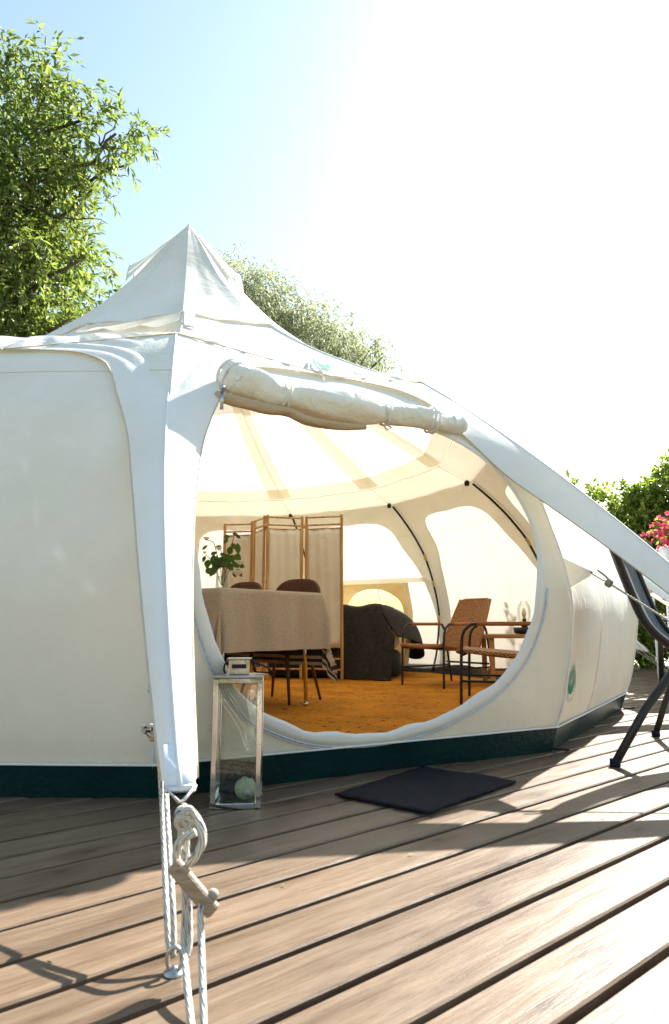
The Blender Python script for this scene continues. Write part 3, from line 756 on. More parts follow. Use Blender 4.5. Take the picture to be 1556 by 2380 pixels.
def toggle(a, b_, w_, t_, parent=tent):
    a = np.array(a); b_ = np.array(b_); dd = (b_-a); L = np.linalg.norm(dd); dd /= L; l_ = np.cross(dd, [0, 1, 0]); l_ /= np.linalg.norm(l_); o_ = np.cross(dd, l_)
    return sharp(MB().box((a+b_)/2, (w_, t_, L), ax=[l_, o_, dd], ch=.003).build('toggle', 'toggle', parent, smooth=False))
toggle(wp(402, 2008, 1.14), wp(498, 2122, 1.125), .024, .015)
rope([wp(470, 2100, 1.125), wp(466, 2130, 1.12), wp(468, 2190, 1.10), wp(471, 2290, 1.05), wp(474, 2400, 1.0)], r1, tent)
MB().tube([wp(485, 2078, 1.14), wp(492, 2080, 1.135), wp(498, 2080, 1.13), wp(503, 2082, 1.125)], [.005, .009, .0085, .004], 10).build('rope_knot', 'rope', tent)
# left pair of lines to the wall guy
LQ = wall(0, 0, .80)+np.array([*dk(0), 0])*.17
rope([wp(405, 2225, 1.19), wp(392, 2190, 1.20), wp(386, 2090, 1.24), wp(381, 1960, 1.33), wp(376, 1850, 1.43), wp(368, 1730, 1.57), wp(366, 1690, 1.62)], r1, tent)
rope([wp(402, 2222, 1.18), wp(404, 2180, 1.19), wp(400, 2080, 1.22), wp(393, 1960, 1.31), wp(388, 1880, 1.38), wp(385, 1790, 1.48)], r1, tent)
rope([wp(356, 1690, 1.63), wp(358, 1620, 1.70), wp(362, 1500, 1.85), LQ], r1*.9, tent)
toggle(wp(340, 1690, 1.62), wp(362, 1718, 1.60), .020, .016); toggle(wp(352, 1600, 1.74), wp(362, 1625, 1.72), .018, .014)
kn = MB()
for (u, v, ru, rv, Y) in ((348, 1693, 9, 7, 1.60), (356, 1700, 8, 8, 1.60), (339, 1696, 5, 6, 1.60)):
    kn.tube([wp(u+ru*math.cos(t/12*6.283), v+rv*math.sin(t/12*6.283), Y) for t in range(13)], .0062, 7)
kn = kn.build('rope_knot', 'rope', tent); rope_uv(kn, 7, 4)
A0 = np.array([-.256, 1.175, 0.])
eye = MB(); eye.tube([A0+[.012*math.cos(t/14*6.283), 0, .022+.018*math.sin(t/14*6.283)] for t in range(15)], .0035, 8); eye.lathe([(.017, 0), (.017, .004), (.006, .006), (.005, .012)], (A0[0], A0[1], .0), 12)
eye.build('anchor_eye', 'brushed', tent)
A1 = np.array([-.19, .93, 0.]); eye = MB(); eye.tube([A1+[.012*math.cos(t/14*6.283), 0, .022+.018*math.sin(t/14*6.283)] for t in range(15)], .0035, 8); eye.build('anchor_eye', 'brushed', tent)
# dark eyelet peg by the right corner of the skirt
for k in (1, 2):
    q = np.array([*(TC+(3.37)*dk(k)), .012]); MB().box(q+[.03, -.01, 0], (.07, .02, .01), rz=-.3, ch=.003).build('peg_strap', 'black_strap', tent)

# ------------------------------------------------------------ inside: floor matting
fv = [(*(TC+3.30*dk(k)), .012) for k in range(NC)]+[(*(TC+3.30*dk(k)), .003) for k in range(NC)]
mb = MB(); ns = 60
mb.add([(TC[0], TC[1], .014)]+fv, [(0, 1+k, 1+(k+1) % NC) for k in range(NC)]+[(1+k, 13+k, 13+(k+1) % NC, 1+(k+1) % NC) for k in range(NC)])
tag(mb.build('coir_carpet', 'coir', smooth=False), 'orange brown coir matting covering the whole floor inside the tent', 'carpet')

# ------------------------------------------------------------ dining table, cloth
P1 = np.array([-.667, 3.93]); P2 = np.array([-.100, 4.63]); ex = (P2-P1)/np.linalg.norm(P2-P1); ey = np.array([-ex[1], ex[0]]); TL = 1.45; TWd = np.linalg.norm(P2-P1); TH_ = .765
FZ = .014
ctr_t = (P1+P2)/2+ey*TL/2
tbl = thing('dining_table', 'dining table with thin chrome legs under the taupe linen cloth', 'table', (ctr_t[0], ctr_t[1], FZ))
def tp(a, b_, z): p = P1+ex*a+ey*b_; return np.array([p[0], p[1], z])
c = tp(TWd/2, TL/2, TH_-.016); MB().box(c, (TWd-.02, TL-.02, .025), rz=math.atan2(ex[1], ex[0])).build('tabletop', 'chair_wood', tbl, smooth=False)
for a, b_ in ((TWd-.06, .09), (.1, .09), (TWd-.06, TL-.1), (.1, TL-.1)):
    lg = MB().tube([tp(a, b_, TH_-.03), tp(a+.0, b_-.02, FZ+.03)], .013, 12).build('leg', 'chrome', tbl)
    MB().lathe([(.010, 0), (.018, .004), (.018, .02), (.012, .028)], tp(a, b_-.02, FZ), 12).build('leg_foot', 'chrome', lg)
def cloth_pt(a, b_):
    """a across the near end (0..TWd), b along the length; beyond the top it hangs"""
    ia = min(max(a, 0), TWd); ib = min(max(b_, 0), TL); da = a-ia; db = b_-ib; L = math.hypot(da, db)
    if L < 1e-6: return tp(a, b_, TH_)
    rad = .018; 
    if L < rad*1.57: th = L/rad; out = rad*math.sin(th); dn = rad*(1-math.cos(th))
    else: out = rad; dn = rad+L-rad*1.57
    ux, uy = da/L, db/L; both = min(abs(da), abs(db))/(L+1e-6)
    # folds
    s_ = a*7.5 if abs(db) > abs(da) else b_*7.5
    fold = (.022*math.sin(s_*1.9+.6)+.012*math.sin(s_*4.3+1))*min(1, dn/.25)
    fold += both*1.6*.05*min(1, dn/.3)
    out += fold+.03*dn
    return tp(ia+ux*out, ib+uy*out, TH_-dn*(1-.0*both))
OA, OB = .50, .385
mb = MB(); NA, NBv = 90, 110
mb.grid(lambda s_, t_: cloth_pt(-OA+(TWd+2*OA)*s_, -OB+(TL+2*OB)*t_), NA, NBv)
cl = mb.build('tablecloth', 'linen'); cl.data.materials.append(M['linen_stripe'])
for p in cl.data.polygons:
    i = p.index//NBv; a = -OA+(TWd+2*OA)*(i+.5)/NA
    e_ = min(a+OA, TWd+OA-a)
    if .055 < e_ < .115 or .035 < e_ < .045 and False: p.material_index = 1
    if abs(e_-.135) < .009 or abs(e_-.036) < .009: p.material_index = 1
tag(cl, 'taupe linen tablecloth with charcoal border stripes draped over the dining table', 'tablecloth')

# dining chairs
def dining_chair(x, y, rz_, label):
    """origin at floor centre, faces local -y"""
    o = thing('dining_chair', label, 'chair', (0, 0, 0), 'dining chairs round the table')
    MB().grid(lambda a, b_: ((a-.5)*.44*(1-.12*(b_)), (b_-.5)*.42, .455+.012*math.cos((a-.5)*3)*math.cos((b_-.5)*3)-.01*(2*a-1)**4), 12, 12).build('seat', 'brown_velvet', o, thick=.035)
    def back(a, b_):
        s_ = (a-.5)*2; hz = .44+.44*b_; wd = .225*(1-.16*max(0, b_-.55)/.45)
        x_ = s_*wd; y_ = .20+.06*b_-.05*s_*s_; 
        hz -= .07*abs(s_)**4*max(0, (b_-.6)/.4)
        return (x_, y_, hz)
    MB().grid(back, 18, 16).build('backrest', 'brown_velvet', o, thick=.028)
    for sx in (-1, 1):
        for sy in (-1, 1):
            MB().tube([(sx*.13, sy*.12+.0, .445), (sx*.215, sy*.20, 0)], [.0165, .0095], 10).build('leg', 'chair_wood', o)
    o.location = (x, y, FZ); o.rotation_euler = (0, 0, rz_); return o
ang = math.atan2(ex[1], ex[0])
# far long side: outward normal is +ex ; chair faces the table (-ex)
rzc = ang-math.pi/2
def cpos(t, out): p = P2+ey*t+ex*out; return p
c1 = cpos(.42, .06); c2 = cpos(1.02, .05); 
dining_chair(c1[0], c1[1], rzc+.15, 'brown upholstered dining chair, nearer the bamboo screen end, right of the two behind the cloth')
dining_chair(c2[0], c2[1], rzc+.05, 'brown upholstered dining chair behind the cloth, left one of the pair, nearest the vase')
c3 = P1+ey*.78-ex*.12
dining_chair(c3[0], c3[1], rzc+math.pi, 'brown dining chair on the doorway side of the table, hidden but for its dark legs')

# vase and roses
vx = W(516, 1360, 4.35); vb = np.array([vx[0], vx[1], TH_+.003])
mb = MB().lathe([(.001, .004), (.040, .004), (.043, .012), (.040, .05), (.040, .12), (.050, .175), (.053, .18)], vb, 24, cap=False)
vase = mb.build('glass_vase', 'glass'); tag(vase, 'clear glass vase of roses on the linen tablecloth', 'vase')
MB().lathe([(.036, .012), (.037, .05), (.037, .09), (.001, .091)], vb, 20).build('vase_water', 'glass', vase)
bq = thing('rose_bouquet', 'cream roses with dark green leaves in the glass vase', 'flowers', (vb[0], vb[1], vb[2]+.02))
YV = vb[1]
def leaf(mb, base, tip, wd, nrm=(0, -1, 0.3), cup=.15):
    base = np.array(base); tip = np.array(tip); d_ = tip-base; L = np.linalg.norm(d_); d_ /= L; s_ = np.cross(d_, nrm); s_ /= np.linalg.norm(s_)+1e-9; n3 = np.cross(s_, d_)
    V = []; prf = [0, .62, .95, 1, .82, .45, 0]
    for i, q in enumerate(prf):
        c = base+d_*L*i/6-n3*cup*L*(i/6)**2
        V += [c-s_*wd/2*q+n3*wd*.12*q, c, c+s_*wd/2*q+n3*wd*.12*q]
    Fs = [(3*i+j, 3*i+j+1, 3*i+4+j, 3*i+3+j) for i in range(6) for j in range(2)]
    mb.add(V, Fs)
stems = [[(516, 1360), (512, 1310), (505, 1290), (497, 1262), (482, 1255)], [(517, 1360), (520, 1305), (530, 1280), (540, 1262), (545, 1245)], [(519, 1360), (528, 1320), (545, 1312), (560, 1300)], [(515, 1360), (500, 1320), (490, 1300), (478, 1290)], [(516, 1358), (518, 1310), (516, 1285), (510, 1275)], [(518, 1360), (535, 1325), (550, 1328), (562, 1335)]]
sm = MB()
for s_ in stems:
    sm.tube(smoothpath([W(u, v, YV+random.uniform(-.03, .03)) if i else W(u, v, YV) for i, (u, v) in enumerate(s_)], 14), .0026, 6)
sm.build('stems', 'stem', bq)
leaves = [(486, 1300, 480, 1320, 20), (497, 1288, 497, 1318, 22), (505, 1290, 500, 1335, 24), (487, 1335, 482, 1318, 18), (500, 1318, 488, 1338, 24), (540, 1262, 546, 1275, 14), (552, 1262, 554, 1288, 17), (530, 1252, 522, 1262, 12), (548, 1243, 558, 1250, 10), (520, 1248, 535, 1247, 13), (540, 1240, 552, 1244, 11), (540, 1270, 530, 1290, 20), (535, 1285, 530, 1275, 12), (545, 1290, 560, 1300, 22), (530, 1292, 545, 1305, 24), (510, 1295, 528, 1310, 24), (520, 1300, 535, 1320, 26), (505, 1305, 520, 1318, 24), (540, 1305, 555, 1320, 22), (550, 1322, 562, 1340, 16), (545, 1325, 548, 1342, 16), (495, 1310, 512, 1320, 20), (525, 1310, 545, 1325, 22), (470, 1278, 480, 1270, 9), (500, 1272, 512, 1270, 8), (555, 1312, 567, 1318, 14), (513, 1285, 524, 1296, 16), (478, 1292, 474, 1300, 12), (537, 1298, 520, 1292, 18), (490, 1290, 505, 1283, 14)]
for (u1, v1, u2, v2, wd) in leaves:
    Y = YV+random.uniform(-.05, .05); a_ = W(u1, v1, Y); b_ = W(u2, v2, Y+random.uniform(-.03, .03)); mb = MB()
    d_ = (b_-a_); L = max(np.linalg.norm(d_), .045); b_ = a_+d_/np.linalg.norm(d_)*L*1.05
    leaf(mb, a_, b_, max(.020, wd/1556*YV*.8), (random.uniform(-.4, .4), -1, random.uniform(-.2, .7)), random.uniform(-.1, .25)); mb.build('leaf', 'leaf_rose', bq)
def rose(mb, c, r, layers=4, full=1.0):
    c = np.array(c)
    for L in range(layers):
        npet = 4+L*2; rr_ = r*(.25+.75*(L+1)/layers)
        for i in range(npet):
            a = i/npet*6.283+L*.7; d_ = np.array([math.cos(a), math.sin(a), 0]); s_ = np.array([-math.sin(a), math.cos(a), 0]); op = .25+.6*full*L/layers
            def pet(p, q):
                w_ = (q-.5)*2*rr_*.75*math.sin(max(.15, min(1, p*1.25))*1.57); out = rr_*(.2+.8*p*op)*(1-.12*(2*q-1)**2)
                return c+d_*out+s_*w_+np.array([0, 0, rr_*(p*1.0-.35-.35*op*p*p)])
            g_ = MB().grid(pet, 4, 5); mb.add(g_.v, g_.f)
for (u, v, r, ly, fu) in ((480, 1253, .024, 3, .2), (509, 1276, .024, 3, .5), (558, 1308, .034, 4, 1.1), (552, 1332, .044, 5, 1.2), (476, 1285, .016, 2, .2)):
    mb = MB(); rose(mb, W(u, v, YV-.07), r, ly, fu); mb.build('rose_bloom', 'petal', bq)

# ------------------------------------------------------------ bamboo folding screen
posts = [(-1.215, 7.22), (-.862, 7.11), (-.712, 6.80), (-.312, 6.86), (.096, 6.71)]
scr = thing('folding_screen', 'four panel bamboo folding screen with cream cotton cloth behind the dining table', 'screen', (-.5, 6.9, FZ))
HS = 1.655
def bam(a, b_, r, nodes, parent, name):
    a = np.array(a, float); b_ = np.array(b_, float); L = np.linalg.norm(b_-a); m = max(4, int(L/.02)); rr_ = []; pts = []
    ph = random.uniform(0, .2)
    for i in range(m+1):
        s_ = i/m*L; d_ = min(abs(((s_+ph) % nodes)), nodes-((s_+ph) % nodes)); rr_.append(r*(1+.14*math.exp(-(d_/.008)**2)-.05*math.exp(-((d_-.018)/.01)**2))); pts.append(a+(b_-a)*i/m)
    return MB().tube(pts, rr_, 10).build(name, 'bamboo', parent)
for i in range(4):
    a = np.array(posts[i]); b_ = np.array(posts[i+1]); d_ = (b_-a)/np.linalg.norm(b_-a); h_ = HS-.02*(i == 0)
    A_ = a+d_*.024; B_ = b_-d_*.024
    for q in (A_, B_): bam((*q, FZ), (*q, h_+random.uniform(0, .02)), .0155, .33, scr, 'post')
    for z in (.115, .22, h_-.095, h_-.015): bam((*(A_+d_*.01), z+.003), (*(B_-d_*.01), z-.003), .0095, .27, scr, 'rail')
    for z, nn in ((h_-.135, 1), (.33, 1)): bam((*(A_+d_*.01), z), (*(B_-d_*.01), z), .007, .27, scr, 'cloth_rod')
    nrm = np.array([-d_[1], d_[0]])
    def cf(s_, t_):
        p = A_+(B_-A_)*(.04+.92*s_)+nrm*(.004*math.sin(s_*9+i*2)+.004*math.sin(s_*23+t_*3)); return np.array([p[0], p[1], .335+(h_-.14-.335)*t_])
    MB().grid(cf, 20, 20).build('cloth_panel', 'screen_cloth', scr, thick=.003)
    if i < 3:
        for z in (.23, h_-.10): MB().tube([(b_[0], b_[1], z-.02), (b_[0], b_[1], z+.02)], .030, 10, flat=.6).build('hinge_wrap', 'canvas_yellow', scr)

# ------------------------------------------------------------ bed with quilt
bed = thing('bed', 'low bed behind the folding screen, white mattress showing under the dark quilt', 'bed', (0, 7.65, FZ))
MB().box((0.0, 7.65, .16), (1.36, 1.36, .26), ch=.03).build('bed_base', 'dark_lining', bed)
MB().box((0.0, 7.68, .485), (1.34, 1.40, .37), ch=.05).build('mattress', 'mattress', bed)
PT = np.array([.43, 6.86, .735]); QB = [W(918, 1480, 6.72), W(910, 1588, 6.60)]
def qfront(a, b_):
    """a: left to right, b_: top to floor"""
    x0 = .0; top = np.array([x0+(PT[0]-x0)*a, 6.86, .735+.012*math.sin(a*9)-.015*(1-a)])
    e = [PT, QB[0], QB[1]]; t = b_*2; q = e[0]*(1-t)+e[1]*t if t < 1 else e[1]*(2-t)+e[2]*(t-1)
    l_ = np.array([x0, 6.87-.05*b_, .735*(1-b_)+.022]); z = .735*(1-b_)+.022
    p = l_*(1-a)+q*a; p[2] = top[2]*(1-b_)+(p[2])*b_ if b_ < .15 else p[2]
    p[1] += -.022*math.sin(a*15+b_*2)*b_-.05*math.sin(min(1, b_*6)*math.pi/2)+.05*b_; p[2] = max(p[2], .02)
    return p
def qtop(a, b_):
    x0 = .0; xr = PT[0]*(1-b_)+.74*b_; x = x0+(xr-x0)*a; y = 6.86+(8.35-6.86)*b_
    f = qfront(a, 0); ed = min(1, b_*5)
    return np.array([x, f[1]*(1-ed)+y*ed if b_ > 0 else f[1], f[2]+.02*math.sin(ed*1.57)+.007*math.sin(x*6)*math.sin(y*4)*ed])
AE = [W(925, 1479, 6.74), W(952, 1487, 6.95), W(984, 1497, 7.2), W(984, 1520, 7.35), W(972, 1532, 7.55), W(955, 1525, 7.9), np.array([.98, 8.3, .35])]
AEs = smoothpath(AE, 40)
def qside(a, b_):
    """a: near to far, b_: top to hem"""
    t = qtop(1, a); q = AEs[int(round(a*40))]; p = t*(1-b_)+q*b_
    p[0] += (.10*math.sin(b_*math.pi)+.02*math.sin(a*14)*b_)*min(1, a*6); p[2] += .045*math.sin(b_*math.pi)*min(1, a*6); return p
qm = MB().grid(qfront, 40, 40).grid(qtop, 40, 40).grid(qside, 40, 24)
qo = qm.build('quilt', 'quilt', thick=.010); tag(qo, 'charcoal quilted blanket hanging over the foot and side of the bed', 'blanket')

# ------------------------------------------------------------ rattan armchairs
def armchair(fl, fr_, label):
    """fl, fr_: floor points of the two front feet (chair's own left/right as seen from inside facing front)"""
    fl = np.array(fl); fr_ = np.array(fr_); c = (fl+fr_)/2; ax_ = (fr_-fl); Wc = np.linalg.norm(ax_); ax_ /= Wc; bk = np.array([-ax_[1], ax_[0]])
    o = thing('rattan_armchair', label, 'armchair', (c[0], c[1], FZ), 'rattan armchairs')
    def q(s_, d_, z): p = c+ax_*s_+bk*d_; return np.array([p[0], p[1], z])
    hw = Wc/2; HA = .555; DA = .60
    for s_ in (-1, 1):
        pts = [q(s_*hw, 0, FZ), q(s_*hw, .005, .2), q(s_*hw, .015, .42), q(s_*hw, .03, .50), q(s_*hw, .07, .54), q(s_*hw, .13, HA), q(s_*hw, .50, HA), q(s_*hw, .555, .53), q(s_*hw, .585, .47), q(s_*hw, .62, .25), q(s_*hw, .66, FZ)]
        fr2 = smoothpath(pts, 60); fo = MB().tube(fr2, .0105, 10).build('side_frame', 'black_metal', o)
        MB().tube([q(s_*hw, .12+.40*t/12, HA+.001) for t in range(13)], [.015+.0006*(t % 2) for t in range(13)], 10).build('armrest', 'rattan_wrap', o)
        MB().tube([q(s_*hw, .01, .17), q(s_*hw, .62, .17)], .0085, 8).build('stretcher', 'black_metal', o)
    MB().tube([q(-hw, .02, .345), q(hw, .02, .345)], .009, 8).build('stretcher', 'black_metal', o)
    MB().tube([q(-hw, .6, .20), q(hw, .6, .20)], .009, 8).build('stretcher', 'black_metal', o)
    MB().grid(lambda a, b_: q((a-.5)*2*(hw-.012), -.01+.58*b_, .372-.045*b_-.02*math.sin(a*math.pi)*math.sin(b_*math.pi)), 14, 16).build('seat', 'wicker', o, thick=.026)
    MB().tube([q((t/10-.5)*2*(hw-.012), -.012, .370-.012*math.sin(t/10*math.pi)) for t in range(11)], .018, 10).build('seat_edge', 'rattan_wrap', o)
    def bkp(a, b_, cor=True):
        s_ = (a-.5)*2; w_ = hw*.93*(1-.17*b_); return q(s_*w_, .50+.24*b_+.03*(1-s_*s_), .335+.455*b_)
    bo = MB().grid(lambda a, b_: bkp(a, b_), 16, 16)
    bo = bo.build('backrest', 'wicker', o, thick=.014)
    rim = [bkp(.02, t/10) for t in range(9)]+[bkp(.04, .90), bkp(.08, .97), bkp(.15, 1.0)]+[bkp(t/10, 1.0) for t in range(2, 9)]+[bkp(.86, 1.0), bkp(.92, .97), bkp(.96, .90)]+[bkp(.98, t/10) for t in range(8, -1, -1)]
    MB().tube(rim+[bkp(.98, 0), bkp(.5, 0), bkp(.02, 0)], .013, 8).build('back_rim', 'rattan_wrap', o)
    return o
armchair((.616, 6.25), (.930, 5.85), 'rattan armchair with black steel frame beside the bed, farther of the two')
armchair((1.03, 5.27), (.860, 4.69), 'rattan armchair cut off by the edge of the doorway, nearer of the two')

# side table, tray and lamp
st = thing('side_table', 'small oak side table behind the nearer rattan armchair', 'side table', (1.75, 6.3, FZ))
sa = R(26); sx = np.array([math.cos(sa-.5), math.sin(sa-.5)]); sy = np.array([-sx[1], sx[0]]); O = np.array([1.345, 6.02])
def sp_(a, b_, z): p = O+sx*a+sy*b_; return np.array([p[0], p[1], z])
MB().box(sp_(.33, .24, .448), (.68, .52, .034), rz=math.atan2(sx[1], sx[0]), ch=.004).build('tabletop', 'table_wood', st, smooth=False)
for a, b_ in ((.05, .04), (.61, .04), (.05, .44), (.61, .44)): MB().box(sp_(a, b_, .223), (.042, .042, .416), rz=math.atan2(sx[1], sx[0]), ch=.004).build('leg', 'table_wood', st, smooth=False)
for b_ in (.04, .44): MB().box(sp_(.33, b_, .13), (.50, .022, .03), rz=math.atan2(sx[1], sx[0])).build('stretcher', 'table_wood', st, smooth=False)
lp = W(1220, 1452, 6.25)
tr = MB().lathe([(.085, 0), (.115, .006), (.125, .06), (.119, .06), (.108, .014), (.001, .012)], (lp[0]+.02, lp[1], .466), 30).build('black_bowl', 'black_metal'); tag(tr, 'shallow black bowl on the oak side table under the glass lamp', 'bowl')
lamp = thing('table_lamp', 'small glass table lamp with brass fitting and pale bulb standing over the black bowl', 'lamp', (lp[0], lp[1], .479))
MB().lathe([(.055, 0), (.055, .006), (.030, .012), (.028, .085), (.060, .090), (.060, .096), (.018, .098), (.018, .125), (.001, .126)], (lp[0], lp[1], .479), 20).build('lamp_base', 'black_metal', lamp)
MB().lathe([(.016, .098), (.016, .130), (.011, .134)], (lp[0], lp[1], .480), 14).build('lamp_socket', simple('brass', (.55, .38, .12), .3, metal=1), lamp)
MB().lathe([(.010, .130), (.020, .155), (.021, .175), (.012, .205), (.002, .225)], (lp[0], lp[1], .480), 14).build('bulb', simple('frosted_bulb', (.80, .70, .42), .3), lamp)
MB().lathe([(.036, .094), (.055, .112), (.061, .145), (.061, .215), (.052, .25), (.036, .268), (.034, .285)], (lp[0], lp[1], .480), 24, cap=False).build('glass_shade', 'glass', lamp)

# ------------------------------------------------------------ box lantern on the deck
Lc = np.array([-.306, 2.215]); lw = .152; LH = .385; lrz = R(4)
lan = thing('box_lantern', 'tall square steel and glass lantern with black strap handle by the doorway', 'lantern', (Lc[0], Lc[1], 0))
ca, sa_ = math.cos(lrz), math.sin(lrz)
def lq(x, y, z): return np.array([Lc[0]+ca*x-sa_*y, Lc[1]+sa_*x+ca*y, z])
hw = lw/2; sw = .016
for x in (-1, 1):
    for y in (-1, 1): MB().box(lq(x*(hw-sw/2), y*(hw-sw/2), LH/2), (sw, sw*.9, LH-.004), rz=lrz, ch=.0015).build('corner_post', 'chrome', lan, smooth=False)
for z in (.008, LH-.008):
    for y in (-1, 1): MB().box(lq(0, y*(hw-sw/2), z), (lw-2*sw-.001, sw*.8, .016), rz=lrz, ch=.0015).build('rail', 'chrome', lan, smooth=False)
    for x in (-1, 1): MB().box(lq(x*(hw-sw/2), 0, z), (sw*.8, lw-2*sw-.001, .016), rz=lrz, ch=.0015).build('rail', 'chrome', lan, smooth=False)
MB().box(lq(0, 0, .006), (lw-.004, lw-.004, .006), rz=lrz).build('base_plate', 'brushed', lan, smooth=False)
MB().box(lq(0, 0, LH+.0035), (lw+.006, lw+.006, .006), rz=lrz, ch=.002).build('top_plate', 'brushed', lan, smooth=False)
MB().box(lq(0, 0, LH+.004+.028), (.066, .066, .048), rz=lrz, ch=.003).build('chimney', 'chrome', lan, smooth=False)
MB().box(lq(0, 0, LH+.004+.0535), (.076, .076, .003), rz=lrz).build('chimney_lid', 'brushed', lan, smooth=False)
MB().box(lq(0, -.0345, LH+.034), (.045, .003, .013), rz=lrz).build('chimney_slot', 'black_strap', lan, smooth=False)
for s_, pts in ((-1, [(-.036, 0, .04), (-.046, 0, .042), (-.050, -.006, .022), (-.044, -.01, .010)]), (1, [(.036, 0, .046), (.05, 0, .044), (.075, .004, .034), (.098, .008, .022), (.094, .012, .012), (.05, .01, .014)])):
    P = [lq(x, y, LH+z) for x, y, z in pts]; V = []
    for p in smoothpath(P, 16): V += [p+lq(0, -.013, 0)-lq(0, 0, 0), p+lq(0, .013, 0)-lq(0, 0, 0)]
    MB().add(V, [(2*i, 2*i+1, 2*i+3, 2*i+2) for i in range(16)]).build('strap_handle', 'pad', lan, thick=.004)
for x, y, dx, dy in ((0, -1, 1, 0), (0, 1, 1, 0), (-1, 0, 0, 1), (1, 0, 0, 1)):
    MB().box(lq(x*(hw-sw/2), y*(hw-sw/2), LH/2), ((lw-2*sw) if dx else .0016, (lw-2*sw) if dy else .0016, LH-.034), rz=lrz).build('glass_pane', 'glass', lan, smooth=False)
MB().box(lq(-hw-.008, -.02, LH*.60), (.014, .012, .016), rz=lrz, ch=.002).build('latch', 'brushed', lan, smooth=False)
ball = MB().lathe([(.033*math.sin(t/14*math.pi)+.0005, -.033*math.cos(t/14*math.pi)*1.05) for t in range(15)], lq(.026, -.005, .045), 22, cap=False)
m = mat('speckled_pale_green'); b = NB(m); v = coords(b, seed=False); nn = noise(b, v, 160, 1)
col = ramp(b, nn, [(.66, (.50, .56, .40)), (.70, (.06, .07, .05))]); p = pbsdf(b, col, .5); b.l(p.outputs[0], b.out.inputs[0])
bo = ball.build('speckled_ball', m); tag(bo, 'pale green speckled round candle with a white paper sticker lying inside the lantern', 'candle')
MB().lathe([(.0005, 0), (.012, .0005), (.0125, .002)], (0, 0, 0), 14).build('sticker', 'pot', bo)
stk = bo.children[0]; stk.matrix_parent_inverse = Matrix(); c_ = lq(.036, -.0365, .038); stk.location = c_; stk.rotation_euler = (R(100), 0, R(18))
tg = MB(); tg.tube(smoothpath([lq(-.045, .02, .03), lq(-.03, .0, .085), lq(-.01, .01, .088), lq(.0, -.02, .075), lq(.02, .0, .085), lq(.03, .0, .088), lq(.04, .01, .08)], 30), .0035, 6)
tg.box(lq(.034, -.01, .088), (.030, .003, .022), ax=[[.8, 0, -.6], [0, 1, 0], [.6, 0, .8]]); tg.box(lq(-.02, .02, .03), (.07, .06, .035), rz=.3, ch=.01)
tag(tg.build('cord_bundle', 'pad'), 'crumpled dark cord and cardboard tag lying behind the pale ball inside the lantern', 'cord')

# ------------------------------------------------------------ doormat
mq = [G(778, 1853), G(1000, 1898), G(1203, 1822), G(985, 1787)]
mb = MB(); mb.grid(lambda a, b_: (1-a)*(1-b_)*mq[0]+a*(1-b_)*mq[1]+a*b_*mq[2]+(1-a)*b_*mq[3]+np.array([.003*math.sin(b_*30), .003*math.sin(a*33), .008+.003*math.sin(a*7)*math.sin(b_*5)]), 30, 24)
tag(mb.build('doormat', 'mat', thick=.006), 'dark navy woven doormat on the deck below the doorway', 'doormat')
for i in range(5):
    a, b_ = random.random(), random.random(); p = (1-a)*(1-b_)*mq[0]+a*(1-b_)*mq[1]+a*b_*mq[2]+(1-a)*b_*mq[3]
    pass

# ------------------------------------------------------------ black sling recliner at the right
rc = thing('sling_recliner', 'black framed reclining garden chair with grey sling, cut off by the right edge', 'garden chair', (1.9, 3.2, 0))
Yn, Yf = 2.88, 3.19
rn = smoothpath([W(1422, 1262, Yn), W(1432, 1290, Yn), W(1466, 1375, Yn), W(1500, 1445, Yn), W(1545, 1490, Yn), W(1620, 1535, Yn), W(1760, 1520, Yn), W(1850, 1500, Yn)], 40)
rf = [p+np.array([+.17, .22, .0]) for p in rn]
MB().tube(rn, .024, 10, flat=.75).build('side_rail', 'black_metal', rc)
MB().tube(rf, .020, 10, flat=.7).build('side_rail', 'black_metal', rc)
MB().tube([rn[0], rf[0]], .015, 8).build('cross_bar', 'black_metal', rc)
MB().grid(lambda a, b_: (rn[int(a*36)+1])*(1-b_)+rf[int(a*36)+1]*b_+np.array([0, 0, -.02*math.sin(b_*math.pi)-.006]), 36, 10).build('sling', 'sling', rc, thick=.004)
MB().tube([(1.102, 2.755, .012), W(1500, 1650, 2.80), W(1565, 1560, 2.84), W(1640, 1470, 2.88), W(1720, 1400, 2.9)], .017, 10).build('leg', 'black_metal', rc)
MB().tube([(1.603, 3.475, .012), W(1545, 1640, 3.48), W(1600, 1480, 3.5), W(1640, 1400, 3.5)], .015, 10).build('leg', 'black_metal', rc)
MB().tube([(2.55, 2.80, .012), W(1640, 1465, 3.0), W(1560, 1420, 3.05)], .015, 10).build('leg', 'black_metal', rc)
MB().tube([(2.75, 3.45, .012), (2.1, 3.5, .5)], .015, 10).build('leg', 'black_metal', rc)
for p_ in ((1.102, 2.755), (1.603, 3.475), (2.55, 2.80), (2.75, 3.45)): MB().lathe([(.019, 0), (.021, .006), (.019, .03)], (*p_, 0), 12).build('leg_foot', 'pad', rc)

# black garden table behind it
gt = thing('garden_table', 'black garden table behind the recliner at the right edge', 'table', (3.1, 5.5, 0))
MB().box((3.15, 5.55, .80), (1.25, .75, .035), ch=.006).build('tabletop', 'black_metal', gt, smooth=False)
MB().box((3.15, 5.19, .765), (1.15, .03, .05)).build('apron', 'black_metal', gt, smooth=False)
for x, y in ((2.68, 5.25), (3.68, 5.25), (2.68, 5.85), (3.68, 5.85)): MB().tube([(x, y, .78), (x+(.12 if x < 3 else -.12), y, .45), (x+(.1 if x < 3 else -.1), y, 0)], .022, 8).build('leg', 'black_metal', gt)
